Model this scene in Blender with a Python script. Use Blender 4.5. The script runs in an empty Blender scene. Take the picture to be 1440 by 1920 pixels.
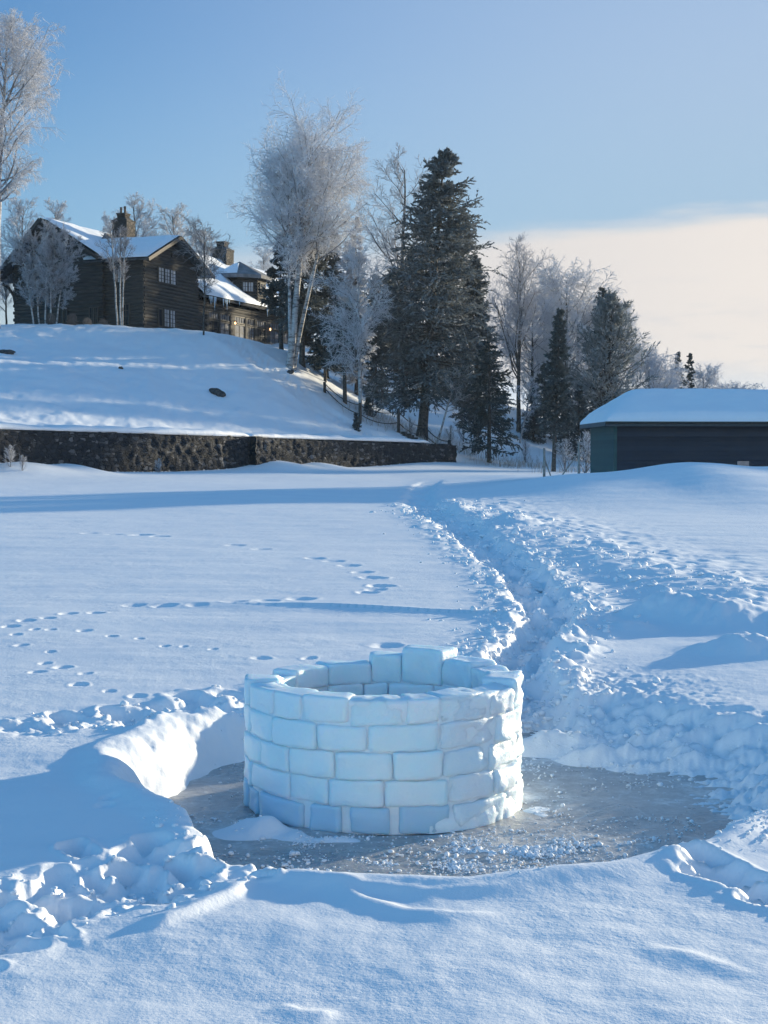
import bpy, math, random
import numpy as np
from mathutils import Vector, Matrix

SC = bpy.context.scene
COL = SC.collection
PI = math.pi
R = math.radians
F = 2750.0            # focal length in photo pixels
HOR = 845.0           # horizon row in the photo
EYE = 1.6
PITCH = math.atan((960 - HOR) / F)
SUN_AZ, SUN_EL = R(48), R(8)
EXPO = 0.90

# ------------------------------------------------------------------ helpers
def P(px, py, Y):
    a = (px - 720) / F
    b = (960 - py) / F
    dy = math.cos(PITCH) + b * math.sin(PITCH)
    dz = -math.sin(PITCH) + b * math.cos(PITCH)
    t = Y / dy
    return np.array([a * t, Y, EYE + dz * t])

def G(px, py, z=0.0):
    """point of the level z seen at a photo pixel"""
    a = (px - 720) / F
    b = (960 - py) / F
    dy = math.cos(PITCH) + b * math.sin(PITCH)
    dz = -math.sin(PITCH) + b * math.cos(PITCH)
    t = (z - EYE) / dz
    return np.array([a * t, dy * t])

def tag(o, label=None, cat=None, group=None, kind=None):
    if label: o['label'] = label
    if cat: o['category'] = cat
    if group: o['group'] = group
    if kind: o['kind'] = kind
    return o

def empty(name, loc=(0, 0, 0), rz=0.0, **k):
    o = bpy.data.objects.new(name, None)
    o.location = loc
    o.rotation_euler = (0, 0, rz)
    COL.objects.link(o)
    return tag(o, **k)

def link_mesh(name, me, mat, parent=None, **k):
    o = bpy.data.objects.new(name, me)
    if mat:
        for m in (mat if isinstance(mat, (list, tuple)) else [mat]):
            me.materials.append(m)
    COL.objects.link(o)
    if parent: o.parent = parent
    return tag(o, **k)

def make_mesh(name, V, faces, smooth=True, attr=None):
    """V (n,3); faces: list of int arrays (m,3) or (m,4)"""
    me = bpy.data.meshes.new(name)
    V = np.asarray(V, dtype=np.float32)
    me.vertices.add(len(V))
    me.vertices.foreach_set('co', V.ravel())
    faces = [np.asarray(f, dtype=np.int32) for f in faces if len(f)]
    nl = sum(f.size for f in faces)
    nf = sum(len(f) for f in faces)
    me.loops.add(nl)
    me.polygons.add(nf)
    me.loops.foreach_set('vertex_index', np.concatenate([f.ravel() for f in faces]))
    tot = np.concatenate([np.full(len(f), f.shape[1], np.int32) for f in faces])
    start = np.concatenate([[0], np.cumsum(tot)[:-1]]).astype(np.int32)
    me.polygons.foreach_set('loop_start', start)
    me.polygons.foreach_set('loop_total', tot)
    me.polygons.foreach_set('use_smooth', np.full(nf, bool(smooth)))
    if attr:
        for an, av in attr.items():
            at = me.attributes.new(an, 'FLOAT', 'POINT')
            at.data.foreach_set('value', np.asarray(av, np.float32))
    me.update(calc_edges=True)
    return me

class MB:
    """collects shapes for one mesh"""
    def __init__(s): s.V = []; s.F = []; s.n = 0
    def add(s, V, F):
        V = np.asarray(V, float).reshape(-1, 3)
        F = F if isinstance(F, list) and len(F) and isinstance(F[0], np.ndarray) else [np.asarray(F)]
        s.V.append(V)
        for f in F:
            if len(f): s.F.append(np.asarray(f, np.int64) + s.n)
        s.n += len(V)
        return s
    def box(s, x0, x1, y0, y1, z0, z1):
        V = [(x, y, z) for z in (z0, z1) for y in (y0, y1) for x in (x0, x1)]
        return s.add(V, [(0, 2, 3, 1), (4, 5, 7, 6), (0, 1, 5, 4), (2, 6, 7, 3), (0, 4, 6, 2), (1, 3, 7, 5)])
    def bar(s, a, b, w, h, up=(0, 0, 1)):
        a = Vector(a); b = Vector(b); d = (b - a).normalized()
        sd = d.cross(Vector(up))
        if sd.length < 1e-4: sd = Vector((1, 0, 0))
        sd.normalize(); u = sd.cross(d).normalized()
        V = []
        for q in (a, b):
            for i, j in ((-1, -1), (1, -1), (1, 1), (-1, 1)):
                V.append(q + sd * (i * w / 2) + u * (j * h / 2))
        return s.add([tuple(v) for v in V], [(0, 3, 2, 1), (4, 5, 6, 7), (0, 1, 5, 4), (1, 2, 6, 5), (2, 3, 7, 6), (3, 0, 4, 7)])
    def tube(s, pts, rad, sides=8, cap=True):
        pts = np.asarray(pts, float); rad = np.broadcast_to(np.asarray(rad, float), (len(pts),))
        V, Fq = tubes(pts[None], rad[None], sides)
        s.add(V, Fq)
        if cap:
            k = len(pts); b = s.n - len(V)
            for r0, rev in ((b, True), (b + (k - 1) * sides, False)):
                c = pts[0] if rev else pts[-1]
                s.V.append(c[None]); ci = s.n; s.n += 1
                idx = np.arange(sides)
                f = np.stack([np.full(sides, ci), r0 + idx, r0 + (idx + 1) % sides], 1)
                if rev: f = f[:, ::-1]
                s.F.append(f)
        return s
    def poly_prism(s, pts2, fn, t):
        """pts2 outline, fn(x,y)->3d point, extruded by vector t"""
        A = np.array([fn(*q) for q in pts2]); n = len(A); t = np.asarray(t, float)
        s.add(np.vstack([A, A + t]), [np.array([[i, (i + 1) % n, n + (i + 1) % n, n + i] for i in range(n)])])
        c = A.mean(0); b = s.n
        s.V.append(np.vstack([A, c[None], A + t, (c + t)[None]])); s.n += 2 * n + 2
        i = np.arange(n)
        s.F.append(b + np.stack([np.full(n, n), (i + 1) % n, i], 1))
        s.F.append(b + n + 1 + np.stack([np.full(n, n), i, (i + 1) % n], 1))
        return s
    def mesh(s, name, smooth=False):
        return make_mesh(name, np.vstack(s.V), s.F, smooth)
    def obj(s, name, mat, parent=None, smooth=False, **k):
        return link_mesh(name, s.mesh(name, smooth), mat, parent, **k)

def tubes(Pt, Rd, sides=3):
    N, K, _ = Pt.shape
    T = np.gradient(Pt, axis=1)
    T /= np.linalg.norm(T, axis=2, keepdims=True) + 1e-9
    ref = np.where(np.abs(T[:, :1, 2:3]) > 0.85, np.array([1.0, 0, 0]), np.array([0, 0, 1.0]))
    ref = np.broadcast_to(ref, T.shape)
    U = np.cross(T, ref); U /= np.linalg.norm(U, axis=2, keepdims=True) + 1e-9
    W = np.cross(T, U)
    an = np.arange(sides) * 2 * PI / sides
    V = Pt[:, :, None, :] + Rd[:, :, None, None] * (np.cos(an)[None, None, :, None] * U[:, :, None, :] + np.sin(an)[None, None, :, None] * W[:, :, None, :])
    V = V.reshape(-1, 3)
    i = np.arange(N)[:, None, None] * K * sides + np.arange(K - 1)[None, :, None] * sides
    j = np.arange(sides)[None, None, :]; j2 = (j + 1) % sides
    Fq = np.stack([i + j, i + j2, i + sides + j2, i + sides + j], -1).reshape(-1, 4)
    return V, [Fq]

def sstep(a, b, x):
    t = np.clip((x - a) / (b - a), 0, 1)
    return t * t * (3 - 2 * t)

_pr = np.random.RandomState(7)
_perm = _pr.permutation(512); _perm = np.concatenate([_perm, _perm])
_gr = _pr.uniform(0, 2 * PI, 512); _gx, _gy = np.cos(_gr), np.sin(_gr)
def pn(x, y, seed=0):
    x = np.asarray(x, float) + seed * 37.13; y = np.asarray(y, float) + seed * 91.7
    xi = np.floor(x).astype(np.int64); yi = np.floor(y).astype(np.int64)
    fx = x - xi; fy = y - yi
    u = fx * fx * fx * (fx * (fx * 6 - 15) + 10); v = fy * fy * fy * (fy * (fy * 6 - 15) + 10)
    def g(ix, iy, dx, dy):
        h = _perm[(_perm[ix & 511] + iy) & 511]
        return _gx[h] * dx + _gy[h] * dy
    a = g(xi, yi, fx, fy); b = g(xi + 1, yi, fx - 1, fy)
    c = g(xi, yi + 1, fx, fy - 1); d = g(xi + 1, yi + 1, fx - 1, fy - 1)
    return ((a + u * (b - a)) * (1 - v) + (c + u * (d - c)) * v) * 1.5
def fbm(x, y, o=4, seed=0, g=0.5):
    s = 0; a = 1.0
    for i in range(o):
        s = s + a * pn(x, y, seed + i * 3); x = x * 2.03; y = y * 2.03; a *= g
    return s

def seg_dist(x, y, pts):
    """distance to a polyline, position along it (0..1) and signed side"""
    best = np.full(x.shape, 1e9); tb = np.zeros(x.shape); sd = np.zeros(x.shape)
    pts = np.asarray(pts, float); n = len(pts) - 1
    for i in range(n):
        a, b = pts[i], pts[i + 1]; d = b - a; L2 = d @ d
        t = np.clip(((x - a[0]) * d[0] + (y - a[1]) * d[1]) / L2, 0, 1)
        ex = x - a[0] - t * d[0]; ey = y - a[1] - t * d[1]
        q = np.hypot(ex, ey); m = q < best
        best = np.where(m, q, best); tb = np.where(m, (i + t) / n, tb)
        sd = np.where(m, np.sign(d[0] * ey - d[1] * ex), sd)
    return best, tb, sd

def inside(x, y, poly):
    r = np.zeros(x.shape, bool); n = len(poly)
    for i in range(n):
        x0, y0 = poly[i]; x1, y1 = poly[(i + 1) % n]
        if y0 == y1: continue
        c = ((y0 > y) != (y1 > y)) & (x < (x1 - x0) * (y - y0) / (y1 - y0) + x0)
        r ^= c
    return r

# ------------------------------------------------------------------ materials
def nmat(name):
    m = bpy.data.materials.new(name); m.use_nodes = True
    nt = m.node_tree
    return m, nt, nt.nodes['Principled BSDF']
def nd(nt, t, **k):
    n = nt.nodes.new(t)
    for a, b in k.items():
        if a.startswith('i_'):
            n.inputs[int(a[2:])].default_value = b
        else: setattr(n, a, b)
    return n
def ramp(nt, stops):
    n = nt.nodes.new('ShaderNodeValToRGB'); e = n.color_ramp.elements
    while len(e) < len(stops): e.new(0.5)
    for q, (p, c) in zip(e, stops): q.position = p; q.color = (*c, 1) if len(c) == 3 else c
    return n
def noise(nt, scale, detail=4, rough=0.55, vec=None, coord='Object', dist=0.0):
    n = nt.nodes.new('ShaderNodeTexNoise'); n.inputs['Scale'].default_value = scale
    n.inputs['Detail'].default_value = detail; n.inputs['Roughness'].default_value = rough
    n.inputs['Distortion'].default_value = dist
    if vec is None:
        tc = nt.nodes.new('ShaderNodeTexCoord'); vec = tc.outputs[coord]
    nt.links.new(vec, n.inputs['Vector'])
    return n
def bump(nt, bs, src, strength, dist, prev=None):
    b = nt.nodes.new('ShaderNodeBump'); b.inputs['Strength'].default_value = strength; b.inputs['Distance'].default_value = dist
    nt.links.new(src, b.inputs['Height'])
    if prev: nt.links.new(prev.outputs[0], b.inputs['Normal'])
    nt.links.new(b.outputs[0], bs.inputs['Normal'])
    return b
def two_tone(name, c0, c1, scale, rough=0.8, detail=4, lo=0.35, hi=0.65, bmp=0, bd=0.02, spec=0.3):
    m, nt, bs = nmat(name)
    n = noise(nt, scale, detail); r = ramp(nt, [(lo, c0), (hi, c1)])
    nt.links.new(n.outputs[0], r.inputs[0]); nt.links.new(r.outputs[0], bs.inputs['Base Color'])
    bs.inputs['Roughness'].default_value = rough; bs.inputs['Specular IOR Level'].default_value = spec
    if bmp: bump(nt, bs, n.outputs[0], bmp, bd)
    return m

def mat_snow(name, near=True):
    m, nt, bs = nmat(name)
    n0 = noise(nt, 0.6, 3); r = ramp(nt, [(0.3, (0.80, 0.83, 0.88)), (0.7, (0.86, 0.88, 0.91))])
    nt.links.new(n0.outputs[0], r.inputs[0]); nt.links.new(r.outputs[0], bs.inputs['Base Color'])
    bs.inputs['Roughness'].default_value = 0.6; bs.inputs['Specular IOR Level'].default_value = 0.25
    if near:
        n1 = noise(nt, 8, 6, 0.62); n2 = noise(nt, 60, 3, 0.6); n4 = noise(nt, 1.1, 3, .5); mr4 = ramp(nt, [(.35, (.14,) * 3), (.65, (.5,) * 3)])
        nt.links.new(n4.outputs[0], mr4.inputs[0])
        b = bump(nt, bs, n1.outputs[0], 0.6, 0.022); b2 = bump(nt, bs, n2.outputs[0], 0.42, 0.005, b)
        nt.links.new(mr4.outputs[0], b.inputs['Strength'])
    else:
        n1 = noise(nt, 2.2, 4); bump(nt, bs, n1.outputs[0], 0.35, 0.12)
    return m

def mat_frost(name, dark, white, f=0.22, rough=0.8):
    """attribute 'frost' decides how much rime coats each piece"""
    m, nt, bs = nmat(name)
    at = nd(nt, 'ShaderNodeAttribute', attribute_name='frost')
    mx = nd(nt, 'ShaderNodeMix', data_type='RGBA')
    nt.links.new(at.outputs['Fac'], mx.inputs[0])
    mx.inputs[6].default_value = (*dark, 1); mx.inputs[7].default_value = (*white, 1)
    nt.links.new(mx.outputs[2], bs.inputs['Base Color'])
    bs.inputs['Roughness'].default_value = rough; bs.inputs['Specular IOR Level'].default_value = 0.15
    if f > 0:      # rime lets light through
        tl = nd(nt, 'ShaderNodeBsdfTranslucent'); ms = nd(nt, 'ShaderNodeMixShader'); ms.inputs[0].default_value = f
        nt.links.new(mx.outputs[2], tl.inputs[0]); nt.links.new(bs.outputs[0], ms.inputs[1]); nt.links.new(tl.outputs[0], ms.inputs[2])
        nt.links.new(ms.outputs[0], nt.nodes['Material Output'].inputs[0])
    return m

def mat_birch():
    m, nt, bs = nmat('birch_bark')
    tc = nd(nt, 'ShaderNodeTexCoord'); mp = nd(nt, 'ShaderNodeMapping'); mp.inputs['Scale'].default_value = (1.2, 1.2, 3.5)
    nt.links.new(tc.outputs['Object'], mp.inputs[0])
    n = noise(nt, 1.6, 5, 0.65, mp.outputs[0]); r = ramp(nt, [(0.36, (0.09, 0.08, 0.08)), (0.5, (0.36, 0.35, 0.35)), (0.7, (0.55, 0.54, 0.54))])
    nt.links.new(n.outputs[0], r.inputs[0]); nt.links.new(r.outputs[0], bs.inputs['Base Color'])
    bs.inputs['Roughness'].default_value = 0.8
    bump(nt, bs, n.outputs[0], 0.4, 0.05)
    return m

def mat_stone(name, scale, cols, mortar, zs=1.6):
    m, nt, bs = nmat(name)
    tc = nd(nt, 'ShaderNodeTexCoord'); mp = nd(nt, 'ShaderNodeMapping'); mp.inputs['Scale'].default_value = (1, 1, zs)
    nt.links.new(tc.outputs['Object'], mp.inputs[0])
    wn = noise(nt, 2.5, 3, 0.5, mp.outputs[0])
    ad = nd(nt, 'ShaderNodeVectorMath', operation='MULTIPLY_ADD'); ad.inputs[1].default_value = (0.35, 0.35, 0.35)
    nt.links.new(wn.outputs['Color'], ad.inputs[0]); nt.links.new(mp.outputs[0], ad.inputs[2])
    v1 = nd(nt, 'ShaderNodeTexVoronoi', feature='F1'); v1.inputs['Scale'].default_value = scale
    v2 = nd(nt, 'ShaderNodeTexVoronoi', feature='DISTANCE_TO_EDGE'); v2.inputs['Scale'].default_value = scale
    for v in (v1, v2): nt.links.new(ad.outputs[0], v.inputs['Vector'])
    sp = nd(nt, 'ShaderNodeSeparateColor'); nt.links.new(v1.outputs['Color'], sp.inputs[0])
    k = len(cols); r = ramp(nt, [(i / (k - 1) if k > 1 else 0, c) for i, c in enumerate(cols)]); nt.links.new(sp.outputs[0], r.inputs[0])
    er = ramp(nt, [(0.02, (0, 0, 0)), (0.09, (1, 1, 1))]); nt.links.new(v2.outputs['Distance'], er.inputs[0])
    mx = nd(nt, 'ShaderNodeMix', data_type='RGBA'); nt.links.new(er.outputs[0], mx.inputs[0])
    mx.inputs[6].default_value = (*mortar, 1); nt.links.new(r.outputs[0], mx.inputs[7])
    n3 = noise(nt, 9, 5, 0.6); m2 = nd(nt, 'ShaderNodeMix', data_type='RGBA', blend_type='MULTIPLY'); m2.inputs[0].default_value = 0.8
    r3 = ramp(nt, [(0.3, (0.55, 0.55, 0.55)), (0.7, (1.2, 1.2, 1.2))]); nt.links.new(n3.outputs[0], r3.inputs[0])
    nt.links.new(mx.outputs[2], m2.inputs[6]); nt.links.new(r3.outputs[0], m2.inputs[7])
    nt.links.new(m2.outputs[2], bs.inputs['Base Color']); bs.inputs['Roughness'].default_value = 0.9
    b = bump(nt, bs, er.outputs[0], 0.9, 0.08); bump(nt, bs, n3.outputs[0], 0.4, 0.04, b)
    return m

def mat_plain(name, c, rough=0.7, spec=0.4, metal=0.0):
    m, nt, bs = nmat(name)
    n = noise(nt, 6, 4); r = ramp(nt, [(0.25, tuple(v * 0.75 for v in c)), (0.75, tuple(min(1, v * 1.2) for v in c))])
    nt.links.new(n.outputs[0], r.inputs[0]); nt.links.new(r.outputs[0], bs.inputs['Base Color'])
    bs.inputs['Roughness'].default_value = rough; bs.inputs['Specular IOR Level'].default_value = spec; bs.inputs['Metallic'].default_value = metal
    return m

def mat_logs():
    m, nt, bs = nmat('weathered_logs')
    tc = nd(nt, 'ShaderNodeTexCoord'); mp = nd(nt, 'ShaderNodeMapping'); mp.inputs['Scale'].default_value = (0.5, 0.5, 5)
    nt.links.new(tc.outputs['Object'], mp.inputs[0])
    n = noise(nt, 2.0, 6, 0.6, mp.outputs[0]); r = ramp(nt, [(0.3, (0.026, 0.026, 0.027)), (0.55, (0.054, 0.049, 0.046)), (0.75, (0.095, 0.081, 0.070))])
    nt.links.new(n.outputs[0], r.inputs[0]); nt.links.new(r.outputs[0], bs.inputs['Base Color'])
    bs.inputs['Roughness'].default_value = 0.85; bump(nt, bs, n.outputs[0], 0.4, 0.03)
    return m

def mat_iceblock(name, col, w, rad, noise_amt=0.4):
    m, nt, bs = nmat(name)
    n = noise(nt, 5, 5, 0.6); oi = nd(nt, 'ShaderNodeObjectInfo')
    ad = nd(nt, 'ShaderNodeMath', operation='MULTIPLY_ADD'); ad.inputs[1].default_value = .22; nt.links.new(oi.outputs['Random'], ad.inputs[0]); nt.links.new(n.outputs[0], ad.inputs[2])
    r = ramp(nt, [(0.4, (col[0] * .80, col[1] * .93, col[2])), (1.0, (min(1, col[0] * 1.06), col[1], col[2]))])
    nt.links.new(ad.outputs[0], r.inputs[0]); nt.links.new(r.outputs[0], bs.inputs['Base Color'])
    bs.inputs['Subsurface Weight'].default_value = w
    bs.inputs['Subsurface Radius'].default_value = rad
    bs.inputs['Subsurface Scale'].default_value = 1.0
    bs.inputs['Roughness'].default_value = 0.45; bs.inputs['Specular IOR Level'].default_value = 0.4
    n2 = noise(nt, 26, 5, 0.65); bump(nt, bs, n2.outputs[0], noise_amt, 0.012)
    return m

def mat_ice():
    m, nt, bs = nmat('slush_ice')
    n = noise(nt, 1.3, 5, 0.6); n2 = noise(nt, 9, 6, 0.7)
    n3 = noise(nt, 34, 4, 0.7)
    mth = nd(nt, 'ShaderNodeMath', operation='MULTIPLY_ADD'); mth.inputs[1].default_value = 0.75
    nt.links.new(n2.outputs[0], mth.inputs[0]); nt.links.new(n.outputs[0], mth.inputs[2])
    m3 = nd(nt, 'ShaderNodeMath', operation='MULTIPLY_ADD'); m3.inputs[1].default_value = 0.35
    nt.links.new(n3.outputs[0], m3.inputs[0]); nt.links.new(mth.outputs[0], m3.inputs[2])
    r = ramp(nt, [(0.82, (0.20, 0.175, 0.16)), (1.05, (0.29, 0.265, 0.25)), (1.0, (0.0, 0, 0))])
    e = r.color_ramp.elements
    e[0].position = 0.55; e[0].color = (0.235, 0.235, 0.245, 1)
    e[1].position = 0.80; e[1].color = (0.44, 0.43, 0.43, 1)
    e[2].position = 1.0; e[2].color = (0.82, 0.82, 0.82, 1)
    sc = nd(nt, 'ShaderNodeMath', operation='MULTIPLY'); sc.inputs[1].default_value = 0.72
    nt.links.new(m3.outputs[0], sc.inputs[0]); nt.links.new(sc.outputs[0], r.inputs[0])
    nt.links.new(r.outputs[0], bs.inputs['Base Color'])
    rr = ramp(nt, [(.35, (.14,) * 3), (.7, (.55,) * 3)]); nt.links.new(n.outputs[0], rr.inputs[0]); nt.links.new(rr.outputs[0], bs.inputs['Roughness'])
    wn = noise(nt, 2.0, 3); va = nd(nt, 'ShaderNodeVectorMath', operation='MULTIPLY_ADD'); va.inputs[1].default_value = (.5, .5, 0); tcc = nd(nt, 'ShaderNodeTexCoord')
    nt.links.new(wn.outputs['Color'], va.inputs[0]); nt.links.new(tcc.outputs['Object'], va.inputs[2])
    vo = nd(nt, 'ShaderNodeTexVoronoi', feature='DISTANCE_TO_EDGE'); vo.inputs['Scale'].default_value = 1.7; nt.links.new(va.outputs[0], vo.inputs['Vector'])
    cr_ = ramp(nt, [(0.0, (.55,) * 3), (.022, (0, 0, 0))]); nt.links.new(vo.outputs['Distance'], cr_.inputs[0])
    mc = nd(nt, 'ShaderNodeMix', data_type='RGBA'); nt.links.new(cr_.outputs[0], mc.inputs[0]); nt.links.new(r.outputs[0], mc.inputs[6]); mc.inputs[7].default_value = (.6, .61, .63, 1); nt.links.new(mc.outputs[2], bs.inputs['Base Color'])
    bs.inputs['Specular IOR Level'].default_value = 0.5
    b = bump(nt, bs, n2.outputs[0], 0.5, 0.03); bump(nt, bs, n3.outputs[0], 0.5, 0.008, b)
    return m

def mat_boards(name, c0, c1, pitch, off=0.4):
    m, nt, bs = nmat(name)
    tc = nd(nt, 'ShaderNodeTexCoord'); sp = nd(nt, 'ShaderNodeSeparateXYZ'); nt.links.new(tc.outputs['Object'], sp.inputs[0])
    a = nd(nt, 'ShaderNodeMath', operation='ADD'); a.inputs[1].default_value = off; nt.links.new(sp.outputs[2], a.inputs[0])
    dv = nd(nt, 'ShaderNodeMath', operation='DIVIDE'); dv.inputs[1].default_value = pitch; nt.links.new(a.outputs[0], dv.inputs[0])
    fl = nd(nt, 'ShaderNodeMath', operation='FLOOR'); nt.links.new(dv.outputs[0], fl.inputs[0])
    wn = nd(nt, 'ShaderNodeTexWhiteNoise', noise_dimensions='1D'); nt.links.new(fl.outputs[0], wn.inputs['W'])
    n = noise(nt, 1.1, 4); mx = nd(nt, 'ShaderNodeMath', operation='MULTIPLY_ADD'); mx.inputs[1].default_value = .6; nt.links.new(wn.outputs[0], mx.inputs[0])
    m2 = nd(nt, 'ShaderNodeMath', operation='MULTIPLY'); m2.inputs[1].default_value = .5; nt.links.new(n.outputs[0], m2.inputs[0]); nt.links.new(m2.outputs[0], mx.inputs[2])
    r = ramp(nt, [(.15, c0), (.85, c1)]); nt.links.new(mx.outputs[0], r.inputs[0]); nt.links.new(r.outputs[0], bs.inputs['Base Color']); bs.inputs['Roughness'].default_value = .75
    return m

def mat_emit(name, c, s):
    m, nt, bs = nmat(name)
    bs.inputs['Base Color'].default_value = (*c, 1); bs.inputs['Emission Color'].default_value = (*c, 1); bs.inputs['Emission Strength'].default_value = s
    return m

M_SNOW = mat_snow('snow'); M_ROOFSNOW = mat_snow('roof_snow', False)
M_FROST = mat_frost('rime_twigs', (0.15, 0.145, 0.155), (0.87, 0.88, 0.93))
M_BARE = mat_frost('dark_twigs', (0.10, 0.092, 0.095), (0.70, 0.70, 0.75))
M_SPRUCE = mat_frost('spruce_needles', (0.036, 0.050, 0.050), (0.37, 0.39, 0.41))
M_PINE = mat_frost('pine_needles', (0.046, 0.060, 0.052), (0.40, 0.42, 0.43))
M_BIRCH = mat_birch()
M_BARK = two_tone('dark_bark', (0.035, 0.03, 0.028), (0.12, 0.105, 0.095), 7, 0.9, bmp=0.6, bd=0.05)
M_LOG = mat_logs()
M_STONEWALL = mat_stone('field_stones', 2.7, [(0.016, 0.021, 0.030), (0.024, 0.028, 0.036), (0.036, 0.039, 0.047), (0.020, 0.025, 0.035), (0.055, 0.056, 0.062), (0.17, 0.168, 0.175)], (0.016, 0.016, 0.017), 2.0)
M_CHIMSTONE = mat_stone('chimney_stones', 2.6, [(0.032, 0.029, 0.028), (0.06, 0.052, 0.047), (0.042, 0.038, 0.036), (0.11, 0.094, 0.082)], (0.025, 0.023, 0.022), 1.3)
M_SHINGLE = two_tone('dark_shingle', (0.045, 0.047, 0.05), (0.10, 0.10, 0.105), 3, 0.85)
M_SHINGLE_FROST = two_tone('frosted_shingle', (0.12, 0.125, 0.135), (0.23, 0.235, 0.25), 1.4, 0.85)
M_TRIM = mat_plain('brown_trim', (0.045, 0.036, 0.032)); M_FRAME = mat_plain('window_frame', (0.07, 0.062, 0.055))
M_ICICLE = mat_iceblock('icicle_ice', (0.80, 0.84, 0.88), 0.3, (0.05, 0.06, 0.07))
M_BOARD_NAVY = mat_boards('navy_boards', (0.011, 0.015, 0.025), (0.034, 0.041, 0.060), .20)
M_BOARD_GREEN = mat_boards('green_boards', (0.022, 0.060, 0.060), (0.042, 0.10, 0.095), .19)
M_FASCIA = mat_plain('fascia', (0.075, 0.09, 0.10))
M_POST = two_tone('post_wood', (0.035, 0.032, 0.032), (0.075, 0.066, 0.06), 8, 0.85)
M_GREYWOOD = two_tone('grey_wood', (0.20, 0.18, 0.165), (0.36, 0.33, 0.30), 9, 0.85)
M_ROPE = mat_plain('rope', (0.06, 0.052, 0.048), 0.9)
M_ROCK = two_tone('dark_rock', (0.03, 0.03, 0.033), (0.09, 0.085, 0.085), 5, 0.8, bmp=0.6, bd=0.05)
M_ICEBLOCK = mat_iceblock('milky_ice', (0.84, 0.935, 0.99), 0.55, (0.014, 0.028, 0.036), .45)
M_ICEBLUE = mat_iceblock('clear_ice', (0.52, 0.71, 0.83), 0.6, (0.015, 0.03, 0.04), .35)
M_ICESNOW = mat_iceblock('rimed_ice', (0.80, 0.88, 0.94), 0.5, (0.03, 0.04, 0.05), 0.7)
M_MORTAR = mat_iceblock('packed_snow', (0.88, 0.95, 0.99), 0.4, (0.014, 0.028, 0.036), .5)
M_ICE = mat_ice()
M_CHAIR = two_tone('chair_wood', (0.07, 0.055, 0.05), (0.12, 0.095, 0.085), 5, 0.8)
def mat_glass(name, c, rough=0.08):
    m, nt, bs = nmat(name)
    n = noise(nt, 1.6, 3); r = ramp(nt, [(0.35, tuple(v * 0.6 for v in c)), (0.65, c)])
    nt.links.new(n.outputs[0], r.inputs[0]); nt.links.new(r.outputs[0], bs.inputs['Base Color'])
    bs.inputs['Roughness'].default_value = rough; bs.inputs['Specular IOR Level'].default_value = 0.06
    return m
M_PANE = mat_glass('curtained_pane', (0.20, 0.21, 0.24), .65); M_PANE_PALE = mat_glass('pale_pane', (0.60, 0.61, 0.64), .3); M_PANE_DARK = mat_glass('dark_pane', (0.035, 0.04, 0.05))  # pale copy puts sky reflection and curtains into the colour; porch copy darkened against sun
M_LAMP = mat_emit('lantern_glow', (1.0, 0.55, 0.25), 3.0)
M_GRASS = mat_frost('dry_grass', (0.22, 0.16, 0.11), (0.62, 0.58, 0.55))

# ------------------------------------------------------------------ terrain
P0 = np.array([5.0, 110.0]); UU = np.array([0.575, 0.818]); NN = np.array([-0.818, 0.575])
def sw(x, y):
    dx = x - P0[0]; dy = y - P0[1]
    return dx * NN[0] + dy * NN[1], dx * UU[0] + dy * UU[1]

ctrl = [(0, 803, 76), (0, 700, 92), (0, 650, 104), (0, 609, 118), (100, 803, 79), (100, 700, 94), (100, 640, 108), (100, 607, 119),
        (200, 806, 82.5), (200, 710, 97), (200, 645, 110), (200, 609, 118), (300, 808, 86), (300, 720, 99), (300, 650, 111), (300, 616, 117.5),
        (400, 812, 90), (400, 730, 102), (400, 660, 112), (400, 629, 117), (460, 640, 118), (520, 820, 95), (520, 755, 103), (520, 700, 111), (520, 651, 119),
        (560, 672, 119), (600, 824, 98.5), (600, 785, 105), (600, 738, 111), (600, 705, 118), (650, 827, 101), (650, 800, 106), (650, 765, 112), (650, 742, 119),
        (720, 829, 104.5), (720, 808, 109), (720, 780, 118), (720, 750, 130), (800, 833, 109), (800, 823, 115), (800, 795, 126), (800, 770, 138),
        (850, 845, 112), (880, 810, 128), (900, 775, 143), (915, 867, 113), (935, 825, 126), (945, 785, 140), (980, 872, 117), (985, 835, 126), (985, 762, 146),
        (1030, 876, 112), (1030, 848, 132), (1030, 805, 150), (1080, 877, 112), (1080, 855, 140), (1130, 870, 125), (1200, 868, 120), (1300, 868, 120), (1440, 866, 120)]
CP = [P(*c) for c in ctrl]
CP += [np.array(v, float) for v in [(-33, 128, 12.1), (-20, 122, 11.6), (-15, 140, 12.2), (-9, 150, 12.2), (-32, 150, 12.8), (-26, 127, 12), (-60, 150, 13), (-60, 200, 14), (-10, 200, 13.5), (12, 180, 11), (30, 180, 4), (45, 200, 1.5),
       (40, 130, .5), (60, 160, .4), (45, 95, .5), (-46, 104, 11.4), (-40, 84, 6.8), (-38, 66, 4.5), (-55, 80, 9), (-33, 62, 3.0), (70, 200, .5), (20, 98, .4)]]
CP = np.array(CP)
def _tps(a, b):
    r2 = (a[:, None, 0] - b[None, :, 0]) ** 2 + (a[:, None, 1] - b[None, :, 1]) ** 2
    return 0.5 * r2 * np.log(r2 + 1e-9)
_n = len(CP); _K = _tps(CP, CP) + np.eye(_n) * 12.0
_Q = np.hstack([np.ones((_n, 1)), CP[:, :2]])
_A = np.block([[_K, _Q], [_Q.T, np.zeros((3, 3))]])
_W = np.linalg.solve(_A, np.concatenate([CP[:, 2], np.zeros(3)]))
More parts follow.
